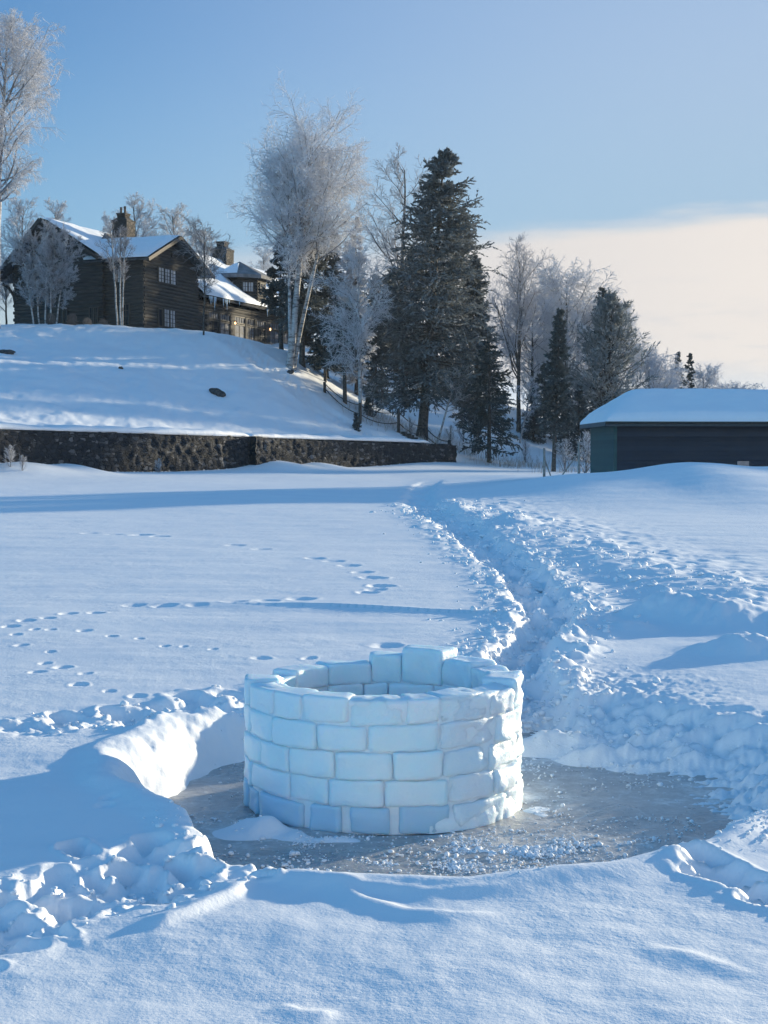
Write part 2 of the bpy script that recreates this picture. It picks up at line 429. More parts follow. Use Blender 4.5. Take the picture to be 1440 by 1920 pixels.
def hill(x, y):
    sh = x.shape; q = np.stack([np.clip(x.ravel(), -70, 80), np.clip(y.ravel(), 45, 210)], 1)
    o = np.empty(len(q))
    for i in range(0, len(q), 40000):
        c = q[i:i + 40000]
        o[i:i + 40000] = _tps(c, CP) @ _W[:_n] + _W[_n] + c @ _W[_n + 1:]
    return np.clip(o.reshape(sh), -0.2, 15)

TRENCH = np.array([G(1005, 1325), G(985, 1285), G(965, 1240), G(1010, 1185), G(1035, 1155), G(1005, 1110), G(965, 1065), G(925, 1035), G(865, 992), G(815, 960), G(785, 940), G(790, 915), np.array([3.2, 84]), np.array([6.2, 104])])
BERM = np.array([G(845, 945), G(905, 965), G(960, 988), G(1030, 1015), G(1100, 1045), G(1190, 1080), G(1270, 1100), G(1350, 1135), G(1440, 1168), np.array([4.4, 11.0]), np.array([5.0, 9.0])])
ICE_POLY = [(-.60, 5.86), (-.82, 6.5), (-1.06, 7.3), (-1.12, 7.75), (-.92, 8.6), (-.62, 9.0), (-.1, 9.2), (.45, 9.3), (.95, 9.6), (1.35, 9.3), (1.7, 8.75), (2.1, 8.35), (1.98, 7.4), (1.66, 6.6), (1.25, 6.0), (.8, 5.66), (.3, 5.48), (-.2, 5.55)]
ICE_Z = -0.27
STEP_IN = []      # (x, y, rx, ry, ang, depth, rim)
_r = random.Random(4)
for px, py, s, d in [(70, 1262, .10, .06), (118, 1252, .12, .08), (160, 1265, .08, .04), (148, 1285, .10, .06), (205, 1297, .07, .05), (258, 1306, .10, .05), (85, 1243, .08, .06), (20, 1175, .12, .05), (50, 1165, .14, .06), (90, 1160, .12, .05), (130, 1150, .14, .06), (180, 1148, .14, .05),
                     (30, 1190, .09, .05), (65, 1180, .08, .04), (95, 1180, .08, .05), (158, 1182, .11, .05), (210, 1192, .08, .04), (40, 1210, .1, .05), (95, 1222, .07, .04), (262, 1197, .07, .04), (308, 1212, .07, .04), (345, 1213, .06, .035), (400, 1218, .06, .035), (490, 1235, .12, .05), (580, 1235, .09, .05), (668, 1243, .1, .06), (725, 1210, .22, .06), (785, 1248, .2, .07),
                     (170, 1000, .3, .06), (215, 1003, .3, .05), (265, 1004, .35, .07), (300, 1007, .3, .06), (440, 1023, .3, .05), (490, 1030, .25, .05), (590, 1047, .25, .05), (625, 1052, .25, .05), (655, 1060, .25, .06), (680, 1072, .22, .06), (700, 1083, .25, .08), (715, 1098, .25, .09), (705, 1105, .2, .07), (690, 1110, .2, .06), (565, 1122, .25, .05), (500, 1126, .22, .05), (440, 1130, .22, .06), (370, 1135, .2, .05), (310, 1135, .2, .05), (250, 1133, .2, .05),
                     (205, 1497, .07, .035), (198, 1511, .08, .035), (1340, 1033, .6, .05), (1385, 1527, .09, .03), (1225, 1310, .1, .04), (60, 1640, .1, .05)]:
    g = G(px, py); STEP_IN.append((g[0], g[1], s * .62, s * .8, _r.uniform(-.4, .4), d * _r.uniform(.3, .65), .35))
for i in range(85):   # trampled snow at the near left
    t = _r.random(); c0 = np.array([-1.75, 4.72]); c1 = np.array([-.55, 5.78])
    c = c0 + (c1 - c0) * t + np.array([_r.gauss(0, .12), _r.gauss(0, .22)])
    STEP_IN.append((c[0], c[1], _r.uniform(.04, .085), _r.uniform(.07, .14), _r.uniform(0, 3), _r.uniform(.035, .075), .4))
for i in range(26):   # trampled snow behind the far left bank
    t = _r.random(); c = np.array([-2.0, 8.5]) * (1 - t) + np.array([-.85, 9.5]) * t + np.array([_r.gauss(0, .08), _r.gauss(0, .22)])
    STEP_IN.append((c[0], c[1], _r.uniform(.07, .13), _r.uniform(.10, .18), _r.uniform(0, 3), _r.uniform(.05, .09), .5))
for px, py in [(1310, 1605), (1345, 1625), (1385, 1640), (1420, 1668), (1450, 1690), (1400, 1660), (1330, 1640)]:
    g = G(px, py); STEP_IN.append((g[0], g[1], .07, .13, 1.0, .09, .4))
tr = TRENCH
for i in range(230):   # boot holes along the path
    t = _r.random() ** 1.0 * 10.6; k = int(t); f = t - k
    c = tr[k] * (1 - f) + tr[k + 1] * f; s = 1 + min(c[1], 40) / 26
    c = c + np.array([_r.gauss(0, .12 * s ** .5), _r.gauss(0, .2 * s)])
    STEP_IN.append((c[0], c[1], _r.uniform(.07, .13) * s ** .4, _r.uniform(.13, .25) * s ** .6, _r.uniform(-.4, .4), _r.uniform(.05, .12), .6))
CRACK = [G(380, 1132), G(500, 1137), G(620, 1139), G(760, 1147), G(860, 1152), G(935, 1158)]
LIPS = [([G(600, 1652), G(680, 1690), G(760, 1712), G(850, 1720), G(960, 1716)], .016), ([G(560, 1640), G(680, 1668), G(800, 1680), G(920, 1676), G(1040, 1660)], .012), ([G(1190, 1770), G(1300, 1790), G(1440, 1838)], .007), ([G(510, 1880), G(560, 1898), G(640, 1905)], .012), ([G(480, 1640), G(430, 1680), G(340, 1720), G(260, 1750)], .03)]

def ice_sd(x, y):
    d, _, _ = seg_dist(x, y, ICE_POLY + [ICE_POLY[0]])
    return np.where(inside(x, y, ICE_POLY), -d, d)

def field(x, y):
    """level snow on the lake with everything trodden, shovelled and drifted into it"""
    z = 0.05 * pn(x * .12, y * .10, 1) * sstep(4, 25, y) + (.006 + .009 * sstep(8.5, 6, y)) * fbm(x * .8, y * .8, 3, 2) + (.0014 + .004 * sstep(10, 7, y)) * fbm(x * 3.1, y * 3.1, 3, 5)
    z += 0.009 * pn(x * .35 + .1 * y, y * 1.1, 9) * sstep(9, 14, y)          # wind streaks
    z += 0.0028 * pn(x * 1.4 - y * .4, y * 4.2, 11) * (1 - sstep(18, 40, y))
    # low bank in front of the shed and drifts at the wall's foot
    amp = (.92 + .13 * np.sin(x * .55 + 1.2) + .07 * np.sin(x * 1.3)) * sstep(.8, 9, x)
    z += amp * 1.10 * np.where(y < 53, np.exp(-((y - 53) / 9) ** 2), .42 + .58 * np.exp(-((y - 53) / 6) ** 2)) * (1 - sstep(75, 98, y))
    s, w = sw(x, y)
    for ww, hh, rr in [(-42, .55, 3.0), (-38.5, .3, 1.2), (-21.5, .55, 2.6), (-17.2, .35, 1.4), (-5, .25, 5), (0, .15, 4), (-31, -.08, 5)]:
        z += hh * np.exp(-((w - ww) / rr) ** 2) * np.exp(-(np.clip(-s - .5, 0, 50) / 2.2) ** 2)
    z += .22 * np.exp(-(np.clip(-s - .5, 0, 50) / 3.5) ** 2) * sstep(-1, -4, s * 0 - 4 + 0)
    z += .25 * sstep(-16, -2, s) * (y > 40)
    # path trench
    d, t, sd = seg_dist(x, y, TRENCH); far = np.clip(y / 14.0, .8, 3.2)
    wd = .23 * far ** .62 * (1 + .25 * pn(x * 1.1, y * .7, 21)); fade = 1 - sstep(55, 80, y)
    lum = np.sqrt(fbm(x * 3.0 / far ** .5, y * 2.2 / far ** .5, 3, 23) ** 2 + .02); lum2 = fbm(x * 7, y * 6, 3, 27)
    tm = 1 - sstep(wd * .7, wd * 1.35, d)
    z += fade * (-.155 * tm + .085 * tm * lum + .012 * lum2 * tm)
    z += fade * np.exp(-((d - wd * 1.45) / (.28 * far ** .5)) ** 2) * (.025 + .075 * np.clip(lum - .12, 0, 1)) * np.where(sd < 0, 1.0, .55)
    # shovelled berm right of the path
    d2, t2, s2 = seg_dist(x, y, BERM); wb = np.where(s2 < 0, .55, 1.1) * (.75 + .02 * y) 
    bl = np.sqrt(fbm(x * 1.5, y * 1.1, 3, 31) ** 2 + .02); bl2 = np.sqrt(fbm(x * 4.2, y * 3.2, 3, 37) ** 2 + .015)
    up = 1 - .4 * sstep(20, 45, y)
    z += up * np.exp(-(d2 / wb) ** 2) * (.13 + .055 * (bl - .2) + .010 * bl2)
    between = (s2 > 0) & (sd < 0)
    bm = np.exp(-(np.minimum(d, d2) / 2.5) ** 2) * sstep(0, .5, np.minimum(d, d2)) * between * sstep(8, 10.5, y) * (1 - sstep(50, 60, y))
    z += bm * (.03 * bl + .010 * bl2 * sstep(.2, .6, bl) + .035 * pn(x * .45 + y * .25, y * 2.2 - x * .3, 41) + .015 * pn(x * 1.2 + y * .4, y * 5 - x * .6, 42))
    for px, py, rx, ry, hh in [(1235, 1160, .30, .40, .26), (1330, 1170, .35, .5, .2), (1180, 1180, .22, .3, .08), (1400, 1225, .35, .35, .18), (962, 990, .35, 1.2, .2), (850, 962, .4, 1.5, .2)]:
        g = G(px, py); z += hh * .8 * np.exp(-((x - g[0]) / rx) ** 2 - ((y - g[1]) / ry) ** 2) * (1 + .3 * bl2)
    # broken-up snow between the ring and the path
    rough = np.exp(-((x - 1.35) / .75) ** 2 - ((y - 9.9) / .85) ** 2)
    z += rough * (.04 * np.sqrt(fbm(x * 7, y * 9, 3, 43) ** 2 + .01) - .055)
    # thin crust edges
    d, t, sd = seg_dist(x, y, CRACK); z += .028 * np.exp(-(d / .2) ** 2) * np.where(sd < 0, 0, 1) * sstep(0, .35, t) + .02 * np.exp(-(d / .3) ** 2)
    for pts, hh in LIPS:
        d, t, sd = seg_dist(x, y, pts); z += hh * np.exp(-(d / .07) ** 2) * np.where(sd > 0, np.exp(-(d / .035) ** 2), 1) * sstep(0, .25, t) * sstep(1, .75, t)
    # ground-down snow around trampled places
    for a, b, wd_, amp_ in [((-1.75, 4.72), (-.62, 5.70), .28, .03), ((-2.0, 8.5), (-.85, 9.5), .28, .06)]:
        d, t, sd = seg_dist(x, y, [a, b]); mk = 1 - sstep(wd_ * .55, wd_ * 1.4, d + .12 * pn(x * 3, y * 3, 51))
        z += mk * (amp_ * (np.sqrt(fbm(x * 4.2, y * 4.2, 3, 53) ** 2 + .03) - .3) + .010 * fbm(x * 13, y * 13, 2, 57) - .03)
    return z

def stamps(x, y, z):
    dep = np.zeros(z.shape); rm = np.zeros(z.shape)
    for (cx, cy, rx, ry, an, dp, rim) in STEP_IN:
        R_ = max(rx, ry) * 2.2
        m = (np.abs(x - cx) < R_) & (np.abs(y - cy) < R_)
        if not m.any(): continue
        dx = x[m] - cx; dy = y[m] - cy; c, s = math.cos(an), math.sin(an)
        u = (dx * c + dy * s) / rx; v = (-dx * s + dy * c) / ry
        q = np.sqrt(u * u + v * v) * (1 + .18 * pn(x[m] * 9, y[m] * 9, 61))
        dep[m] = np.maximum(dep[m], dp * (1 - sstep(.35, 1.15, q)))
        rm[m] = np.maximum(rm[m], rim * dp * .5 * np.exp(-((q - 1.22) / .25) ** 2) * (.35 + np.abs(pn(x[m] * 8, y[m] * 8, 63)) * 1.1))
    return z - dep + rm * (1 - np.clip(dep / .05, 0, 1))

def height(x, y, detail=True):
    x = np.asarray(x, float); y = np.asarray(y, float)
    z = field(x, y)
    if detail: z = stamps(x, y, z)
    # hollow that the ice lies in
    near = (y > 4.5) & (y < 11.5) & (np.abs(x) < 3.2)
    if near.any():
        xx, yy = x[near], y[near]
        soft = sstep(.7, 1.5, xx) * sstep(6.6, 7.6, yy); calm = 1 - .75 * sstep(6.4, 5.9, yy) * sstep(-.65, -.4, xx)
        sd = ice_sd(xx, yy) + calm * (.04 * fbm(xx * 2.6, yy * 2.6, 3, 71) + .007 * fbm(xx * 11, yy * 11, 3, 72)) + soft * .16 * fbm(xx * 4.5, yy * 7, 4, 74)
        bw = .11 + .20 * sstep(-.5, -.9, xx) * sstep(6.4, 7.2, yy) + .55 * soft
        k = 1 - sstep(-.02 - .25 * soft, bw, sd)
        lip = .035 * np.exp(-((sd - bw - .06) / .09) ** 2) * (1 - soft)
        floor = ICE_Z - .045 + soft * (.045 + .022 * fbm(xx * 4.5, yy * 8, 4, 73) + .022 * fbm(xx * 15, yy * 24, 2, 78)) * sstep(-.95, -.05, sd)
        # snow shoved against the foot of the ring and left lying on the ice
        for bx, by, rx, ry, hh in [(-.62, 7.12, .22, .13, .115), (-.3, 6.98, .30, .08, .045), (.1, 6.95, .3, .06, .04), (.95, 9.0, .55, .13, .15), (1.35, 8.75, .35, .10, .11), (.8, 7.6, .16, .35, .055), (1.75, 8.5, .3, .12, .05)]:
            floor = floor + hh * np.exp(-((xx - bx) / rx) ** 2 - ((yy - by) / ry) ** 2) * (1 + .45 * fbm(xx * 4.5, yy * 4.5, 2, 77))
        zz = z[near] + lip
        edge = np.exp(-((sd - .5 * bw) / (.5 * bw + .05)) ** 2) * sstep(.1, -.5, xx)      # crumbling bank left of the ring
        zz = zz + edge * (.016 * fbm(xx * 4.5, yy * 4.5, 3, 75) + .006 * fbm(xx * 16, yy * 16, 2, 76))
        floor0 = edge * .016 * fbm(xx * 4.5, yy * 4.5, 3, 75)
        z[near] = zz * (1 - k) + (floor + floor0) * k
    s, w = sw(x, y)
    far = (y > 40) & (s > -14)
    if far.any():
        hx = hill(x[far], y[far]) + .10 * fbm(x[far] * .22, y[far] * .22, 3, 81) + .05 * fbm(x[far] * .9, y[far] * .5, 3, 83)
        ss, ww = s[far], w[far]
        dt, _, _ = seg_dist(x[far], y[far], [(-12.5, 117), (-9.2, 112.5), (-5.6, 108.2), (-2.2, 105.6), (1.2, 106.4)])
        tk = 1 - sstep(.5, 1.6, dt + .5 * pn(x[far] * .8, y[far] * .8, 85))
        hx = hx + tk * (.16 * np.abs(fbm(x[far] * 2.2, y[far] * 1.6, 3, 87)) - .12) + .06 * np.exp(-((dt - 1.7) / .5) ** 2)
        wid = .35 + 7.5 * sstep(0, 6, ww)
        k = sstep(-.05 - wid, -.05, ss)
        z[far] = z[far] * (1 - k) + hx * k
    return z
def hz(x, y):
    return float(height(np.array([x]), np.array([y]), False)[0])

def build_ground():
    ys = list(np.linspace(-60, 0, 14)) + list(np.linspace(.4, 2.6, 12))
    y = 2.6
    while y < 150:
        y += max(.014, .0031 * y); ys.append(y)
    while y < 1150:
        y *= 1.07; ys.append(y)
    ys = np.array(ys)
    u = np.arange(-.36, .36001, .00095)
    side = .36 * 1.16 ** np.arange(1, 22)
    u = np.concatenate([-side[::-1], u, side])
    W = np.sqrt(np.maximum(ys, 0) ** 2 + 4)
    X = np.clip(u[None, :] * W[:, None], -1400, 1400); Y = np.broadcast_to(ys[:, None], X.shape).copy()
    Z = height(X, Y)
    nr, nc = X.shape
    V = np.stack([X, Y, Z], -1).reshape(-1, 3)
    i = np.arange(nr - 1)[:, None] * nc + np.arange(nc - 1)[None, :]
    Fq = np.stack([i, i + 1, i + nc + 1, i + nc], -1).reshape(-1, 4)
    me = make_mesh('snow_ground', V, [Fq], True)
    return link_mesh('snow_ground', me, M_SNOW, label='sunlit lake snow and snow covered hillside', kind='structure')
build_ground()

# the bare ice the ring stands on: a sheet lying in the hollow
def build_ice():
    g = np.linspace(-1.6, 3.0, 150); h = np.linspace(5.3, 10.6, 150)
    X, Y = np.meshgrid(g, h); Z = ICE_Z + .010 * fbm(X * 2.2, Y * 2.2, 4, 91)
    V = np.stack([X, Y, Z], -1).reshape(-1, 3); n = 150
    i = np.arange(n - 1)[:, None] * n + np.arange(n - 1)[None, :]
    return link_mesh('lake_ice', make_mesh('lake_ice', V, [np.stack([i, i + 1, i + n + 1, i + n], -1).reshape(-1, 4)], True), M_ICE, label='grey slushy ice bared around the ring', kind='structure')
build_ice()

# ------------------------------------------------------------------ crumbs of snow on the ice
def ico(sub=1):
    import bmesh
    bm = bmesh.new(); bmesh.ops.create_icosphere(bm, subdivisions=sub, radius=1)
    V = np.array([v.co[:] for v in bm.verts]); Fc = np.array([[v.index for v in f.verts] for f in bm.faces]); bm.free()
    return V, Fc
def crumbs():
    rng = np.random.RandomState(5); V0, F0 = ico(2); n0 = len(V0)
    C = []; S = []
    while len(C) < 7000:
        if rng.rand() < .68:
            x = rng.normal(.55, .55); y = rng.normal(6.55, .35)
        elif rng.rand() < .6:
            x = rng.uniform(-1, 2.0); y = rng.uniform(5.9, 9)
        else:
            x = rng.normal(1.2, .6); y = rng.normal(9.3, .6)
        if math.hypot(x + .005, y - 7.79) < .72: continue
        if ice_sd(np.array([x]), np.array([y]))[0] > .3: continue
        if rng.rand() > .12 + 1.6 * max(0, float(fbm(np.array([x * 2.6]), np.array([y * 3.4]), 2, 95)[0])): continue
        C.append((x, y)); S.append(.0022 + .0036 * rng.rand() + .011 * max(0, rng.rand() - .86) / .14 * rng.rand() + (.008 if rng.rand() < .012 else 0))
    C = np.array(C); S = np.array(S); Z = np.maximum(height(C[:, 0], C[:, 1]), ICE_Z)
    def lumpy(rg, n):      # soft rounded lumps
        o = np.zeros((n, n0))
        for k in range(4):
            a = rg.normal(0, 1, (n, 3)); a /= np.linalg.norm(a, axis=1, keepdims=True)
            o += np.sin((1.5 + k) * (V0 @ a.T).T + rg.uniform(0, 6, (n, 1))) * (.16 - .02 * k)
        return (1 + o)[:, :, None]
    V = V0[None] * lumpy(rng, len(C)) * S[:, None, None] * rng.uniform(.7, 1.4, (len(C), 1, 3)) * np.array([1, 1, .75])
    V = V + np.stack([C[:, 0], C[:, 1], Z + S * .35], 1)[:, None, :]
    Fq = (F0[None] + (np.arange(len(C)) * n0)[:, None, None]).reshape(-1, 3)
    # clods kicked out along the path and over the berm
    rng2 = np.random.RandomState(6); D = []; S2 = []
    for i in range(3300):
        if i >= 3050:
            t = rng2.rand(); q = (np.array([-1.75, 4.72]) * (1 - t) + np.array([-.55, 5.78]) * t if i < 3200 else np.array([-2.0, 8.5]) * (1 - t) + np.array([-.85, 9.5]) * t) + np.array([rng2.normal(0, .13), rng2.normal(0, .22)])
        elif rng2.rand() < .84:
            t = rng2.rand() ** 1.3 * 9.6; k = int(t); q = TRENCH[k] * (1 - t + k) + TRENCH[k + 1] * (t - k); w_ = .30 * (q[1] / 12) ** .6
            q = q + np.array([rng2.normal(0, w_ * 1.0), rng2.normal(0, .4)])
        else:
            t = rng2.rand() * 7.6; k = int(t); q = BERM[k] * (1 - t + k) + BERM[k + 1] * (t - k); q = q + np.array([rng2.normal(-.15, .5), rng2.normal(0, .6)])
        D.append(q); S2.append((.005 + .011 * rng2.rand() + .026 * rng2.rand() ** 7) * (q[1] / 11) ** .5)
    D = np.array(D); S2 = np.array(S2); ZD = height(D[:, 0], D[:, 1])
    ok = ~((np.hypot(D[:, 0] + .005, D[:, 1] - 7.79) < .85) | (ice_sd(D[:, 0], D[:, 1]) < -.1)); D, S2, ZD = D[ok], S2[ok], ZD[ok]
    VD = V0[None] * lumpy(rng2, len(D)) * S2[:, None, None] * rng2.uniform(.7, 1.5, (len(D), 1, 3)) * np.array([1, 1, .7]) + np.stack([D[:, 0], D[:, 1], ZD + S2 * .3], 1)[:, None, :]
    FD = (F0[None] + (np.arange(len(D)) * n0)[:, None, None]).reshape(-1, 3)
    link_mesh('snow_clods', make_mesh('snow_clods', VD.reshape(-1, 3), [FD], True), M_SNOW, label='clods of snow kicked up along the trodden path', kind='stuff')
    link_mesh('snow_crumbs', make_mesh('snow_crumbs', V.reshape(-1, 3), [Fq], True), M_SNOW, label='loose snow crumbs scattered over the grey ice', kind='stuff')
crumbs()

# ------------------------------------------------------------------ the ring of ice blocks
def ring():
    cx, cy = -.005, 7.79
    root = empty('ice_block_ring', (cx, cy, ICE_Z), label='low round wall of stacked milky ice blocks standing on the bared ice', cat='ice wall')
    rng = np.random.RandomState(12)
    n = 9; lin = np.linspace(-1, 1, n)
    pts = {}; V0 = []; F0 = []
    def vid(i, j, k):
        key = (i, j, k)
        if key not in pts: pts[key] = len(V0); V0.append((lin[i], lin[j], lin[k]))
        return pts[key]
    m = n - 1
    for a in range(m):
        for b in range(m):
            F0 += [(vid(a, b, 0), vid(a, b + 1, 0), vid(a + 1, b + 1, 0), vid(a + 1, b, 0)), (vid(a, b, m), vid(a + 1, b, m), vid(a + 1, b + 1, m), vid(a, b + 1, m)),
                   (vid(a, 0, b), vid(a + 1, 0, b), vid(a + 1, 0, b + 1), vid(a, 0, b + 1)), (vid(a, m, b), vid(a, m, b + 1), vid(a + 1, m, b + 1), vid(a + 1, m, b)),
                   (vid(0, a, b), vid(0, a, b + 1), vid(0, a + 1, b + 1), vid(0, a + 1, b)), (vid(m, a, b), vid(m, a + 1, b), vid(m, a + 1, b + 1), vid(m, a, b + 1))]
    V0 = np.array(V0); F0 = np.array(F0)
    V0 = np.sign(V0) * np.abs(V0) ** .75       # more rows near the edges
    kk = 14.0
    rnd = np.abs(V0).max(1) / (np.abs(V0) ** kk).sum(1) ** (1 / kk)
    VB = V0 * rnd[:, None]
    def block(th0, th1, r0, r1, z0, z1, mat, amp, tilt=0.0):
        tm, hw = (th0 + th1) / 2, (th1 - th0) / 2
        th = tm + VB[:, 0] * hw; rr = (r0 + r1) / 2 + VB[:, 1] * (r1 - r0) / 2
        zz = (z0 + z1) / 2 + VB[:, 2] * (z1 - z0) / 2 + tilt * VB[:, 0]
        sd = rng.randint(1000)
        nz = fbm(th * 6 + sd, zz * 9 + rr * 5, 3, 3) * amp
        nz2 = fbm(th * 22 + sd, zz * 24 + rr * 17, 2, 8) * amp * .35
        rr = rr + VB[:, 1] * (nz + nz2); zz = zz + VB[:, 2] * nz * .5; th = th + VB[:, 0] * nz * .35
        V = np.stack([np.cos(th) * rr, np.sin(th) * rr, zz], 1)
        me = make_mesh('ice_block', V, [F0], True)
        link_mesh('ice_block', me, mat, root)
    hc = .134; nb = 16
    for c in range(5):
        off = rng.uniform(0, 2 * PI) if c == 0 else off + (.5 + rng.uniform(-.14, .14)) * 2 * PI / nb
        w = 1 + rng.uniform(-.36, .36, nb); w = w / w.sum() * 2 * PI
        e = off + np.concatenate([[0], np.cumsum(w)])
        for i in range(nb):
            mid = (e[i] + e[i + 1]) / 2
            dx, dy = math.cos(mid), math.sin(mid)
            right = sstep(.25, .85, dx)
            dr = rng.uniform(-.008, .013); rin = .555 + rng.uniform(-.012, .012)
            z0, z1 = c * hc + .002 + rng.uniform(-.004, .006), (c + 1) * hc + .001 + rng.uniform(-.006, .005)
            if c == 4: md = (math.degrees(mid) + 180) % 360 - 180; z1 += rng.uniform(-.020, .016) + .062 * math.exp(-((md - 62) / 26) ** 2) + .02 * math.exp(-((md - 5) / 35) ** 2) - .03 * float(sstep(80, 110, md))
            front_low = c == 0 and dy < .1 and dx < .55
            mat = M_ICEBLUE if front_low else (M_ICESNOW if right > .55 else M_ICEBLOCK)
            g = .0025
            if front_low: g = .03
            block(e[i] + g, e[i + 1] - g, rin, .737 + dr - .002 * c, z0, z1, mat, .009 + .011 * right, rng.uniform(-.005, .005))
    # snow packed between the blocks
    nt_, nz_ = 220, 44
    th = np.linspace(0, 2 * PI, nt_, endpoint=False)
    V = []
    prof = [(.585, .0), (.585, .2), (.585, .4), (.588, .55), (.60, .6)] 
    zs = np.linspace(0, .65, nz_)
    ring_pts = [(.705, z) for z in zs] + [(.69, .659), (.645, .661), (.60, .659)] + [(.585, z) for z in zs[::-1]]
    A = np.array(ring_pts); k = len(A)
    TH = th[:, None] + 0 * A[None, :, 0]; RR = A[None, :, 0] + 0 * TH; ZZ = A[None, :, 1] + 0 * TH
    rt = sstep(.25, .85, np.cos(TH)); outer = (RR > .645)
    dn = .004 * fbm(TH * 7, ZZ * 9, 3, 5) + .0135 + rt * (.009 * fbm(TH * 8, ZZ * 9, 4, 15))
    low = (1 - sstep(.04, .12, ZZ)) * outer
    RR = RR + np.where(outer, dn + rt * .004 + .02 * low * (np.cos(TH) > .3), -dn)
    drop = .04 * sstep(.3, .1, np.cos(TH)) * sstep(.1, .4, np.sin(TH)); ZZ = np.minimum(ZZ, .661 - drop)
    ZZ = ZZ + (np.abs(RR - .645) < .05) * (.012 * fbm(TH * 10, RR * 20, 2, 25) + .012 * rt)
    V = np.stack([np.cos(TH) * RR, np.sin(TH) * RR, ZZ], -1).reshape(-1, 3)
    i = np.arange(nt_)[:, None] * k; i2 = ((np.arange(nt_) + 1) % nt_)[:, None] * k; j = np.arange(k - 1)[None, :]
    Fq = np.stack([i + j, i2 + j, i2 + j + 1, i + j + 1], -1).reshape(-1, 4)
    link_mesh('snow_mortar', make_mesh('snow_mortar', V, [Fq], True), M_MORTAR, root)
ring()

# ------------------------------------------------------------------ trees
def grow(rng, Pp, Rp, n, t0, t1, a0, a1, lfn, rr, K, up=0.0, wig=.15, rmin=.01, flat=None, tip=.35, rfix=None, keep=None):
    N, Kp, _ = Pp.shape
    t = t0 + (t1 - t0) * (np.arange(n)[None, :] + rng.rand(N, n)) / n
    f = t * (Kp - 1); i0 = np.clip(f.astype(int), 0, Kp - 2); fr = (f - i0)[..., None]
    ar = np.arange(N)[:, None]
    A, B = Pp[ar, i0], Pp[ar, i0 + 1]
    base = A * (1 - fr) + B * fr
    T = B - A; T /= np.linalg.norm(T, axis=-1, keepdims=True) + 1e-9
    Rb = Rp[ar, i0] * (1 - fr[..., 0]) + Rp[ar, i0 + 1] * fr[..., 0]
    L = np.linalg.norm(np.diff(Pp, axis=1), axis=2).sum(1)[:, None]
    ref = np.where(np.abs(T[..., 2:3]) > .9, np.array([1., 0, 0]), np.array([0, 0, 1.]))
    U = np.cross(T, ref); U /= np.linalg.norm(U, axis=-1, keepdims=True) + 1e-9
    W = np.cross(T, U)
    ph = rng.uniform(0, 2 * PI, (N, n)) if flat is None else np.where(rng.rand(N, n) < .5, 0, PI) + rng.normal(0, flat, (N, n))
    al = rng.uniform(a0, a1, (N, n))
    d = np.cos(al)[..., None] * T + np.sin(al)[..., None] * (np.cos(ph)[..., None] * U + np.sin(ph)[..., None] * W)
    ln = L * lfn(t) * rng.uniform(.7, 1.25, (N, n))
    M = N * n
    d = d.reshape(M, 3); base = base.reshape(M, 3); ln = ln.reshape(M); Rb = Rb.reshape(M)
    if keep is not None:
        kf = rng.rand(M) < keep; d, base, ln, Rb = d[kf], base[kf], ln[kf], Rb[kf]; M = len(d)
    Q = np.empty((M, K + 1, 3)); Q[:, 0] = base; q = base.copy()
    upv = up if callable(up) else (lambda s: up)
    for k in range(K):
        d = d + rng.normal(0, wig, (M, 3)); d[:, 2] += upv((k + 1) / K)
        d /= np.linalg.norm(d, axis=1, keepdims=True) + 1e-9
        q = q + d * (ln / K)[:, None]; Q[:, k + 1] = q
    r0 = np.maximum(Rb * rr, rmin) if rfix is None else np.full(M, rfix)
    Rr = r0[:, None] * np.linspace(1, tip, K + 1)[None, :]
    return Q, Rr

class TB:
    def __init__(s): s.V = []; s.F = []; s.n = 0; s.A = []
    def tubes(s, Q, Rr, sides, frost):
        V, Fq = tubes(Q, Rr, sides); s.V.append(V); s.F += [f + s.n for f in Fq]; s.n += len(V)
        fr = np.repeat(np.broadcast_to(frost, (len(Q),)), Q.shape[1] * sides); s.A.append(fr)
    def quads(s, V, frost):
        m = len(V); s.V.append(V.reshape(-1, 3)); s.F.append(np.arange(m * 4).reshape(m, 4) + s.n); s.n += m * 4
        s.A.append(np.repeat(frost, 4))
    def mesh(s, name): return make_mesh(name, np.vstack(s.V), s.F, True, {'frost': np.clip(np.concatenate(s.A), 0, 1)})

def trunk_line(rng, H, r, K=12, bend=.03, lean=(0, 0), r1=.04, z0=-.5):
    t = np.linspace(0, 1, K + 1)
    o = np.cumsum(rng.normal(0, bend * H / K, (K + 1, 2)), 0); o -= o[0]
    pts = np.stack([o[:, 0] + lean[0] * t * H, o[:, 1] + lean[1] * t * H, z0 + t * (H - z0)], 1)
    rad = r * ((1 - t) ** .85) + r1 * t; rad[0] *= 1.35
    return pts[None], rad[None]

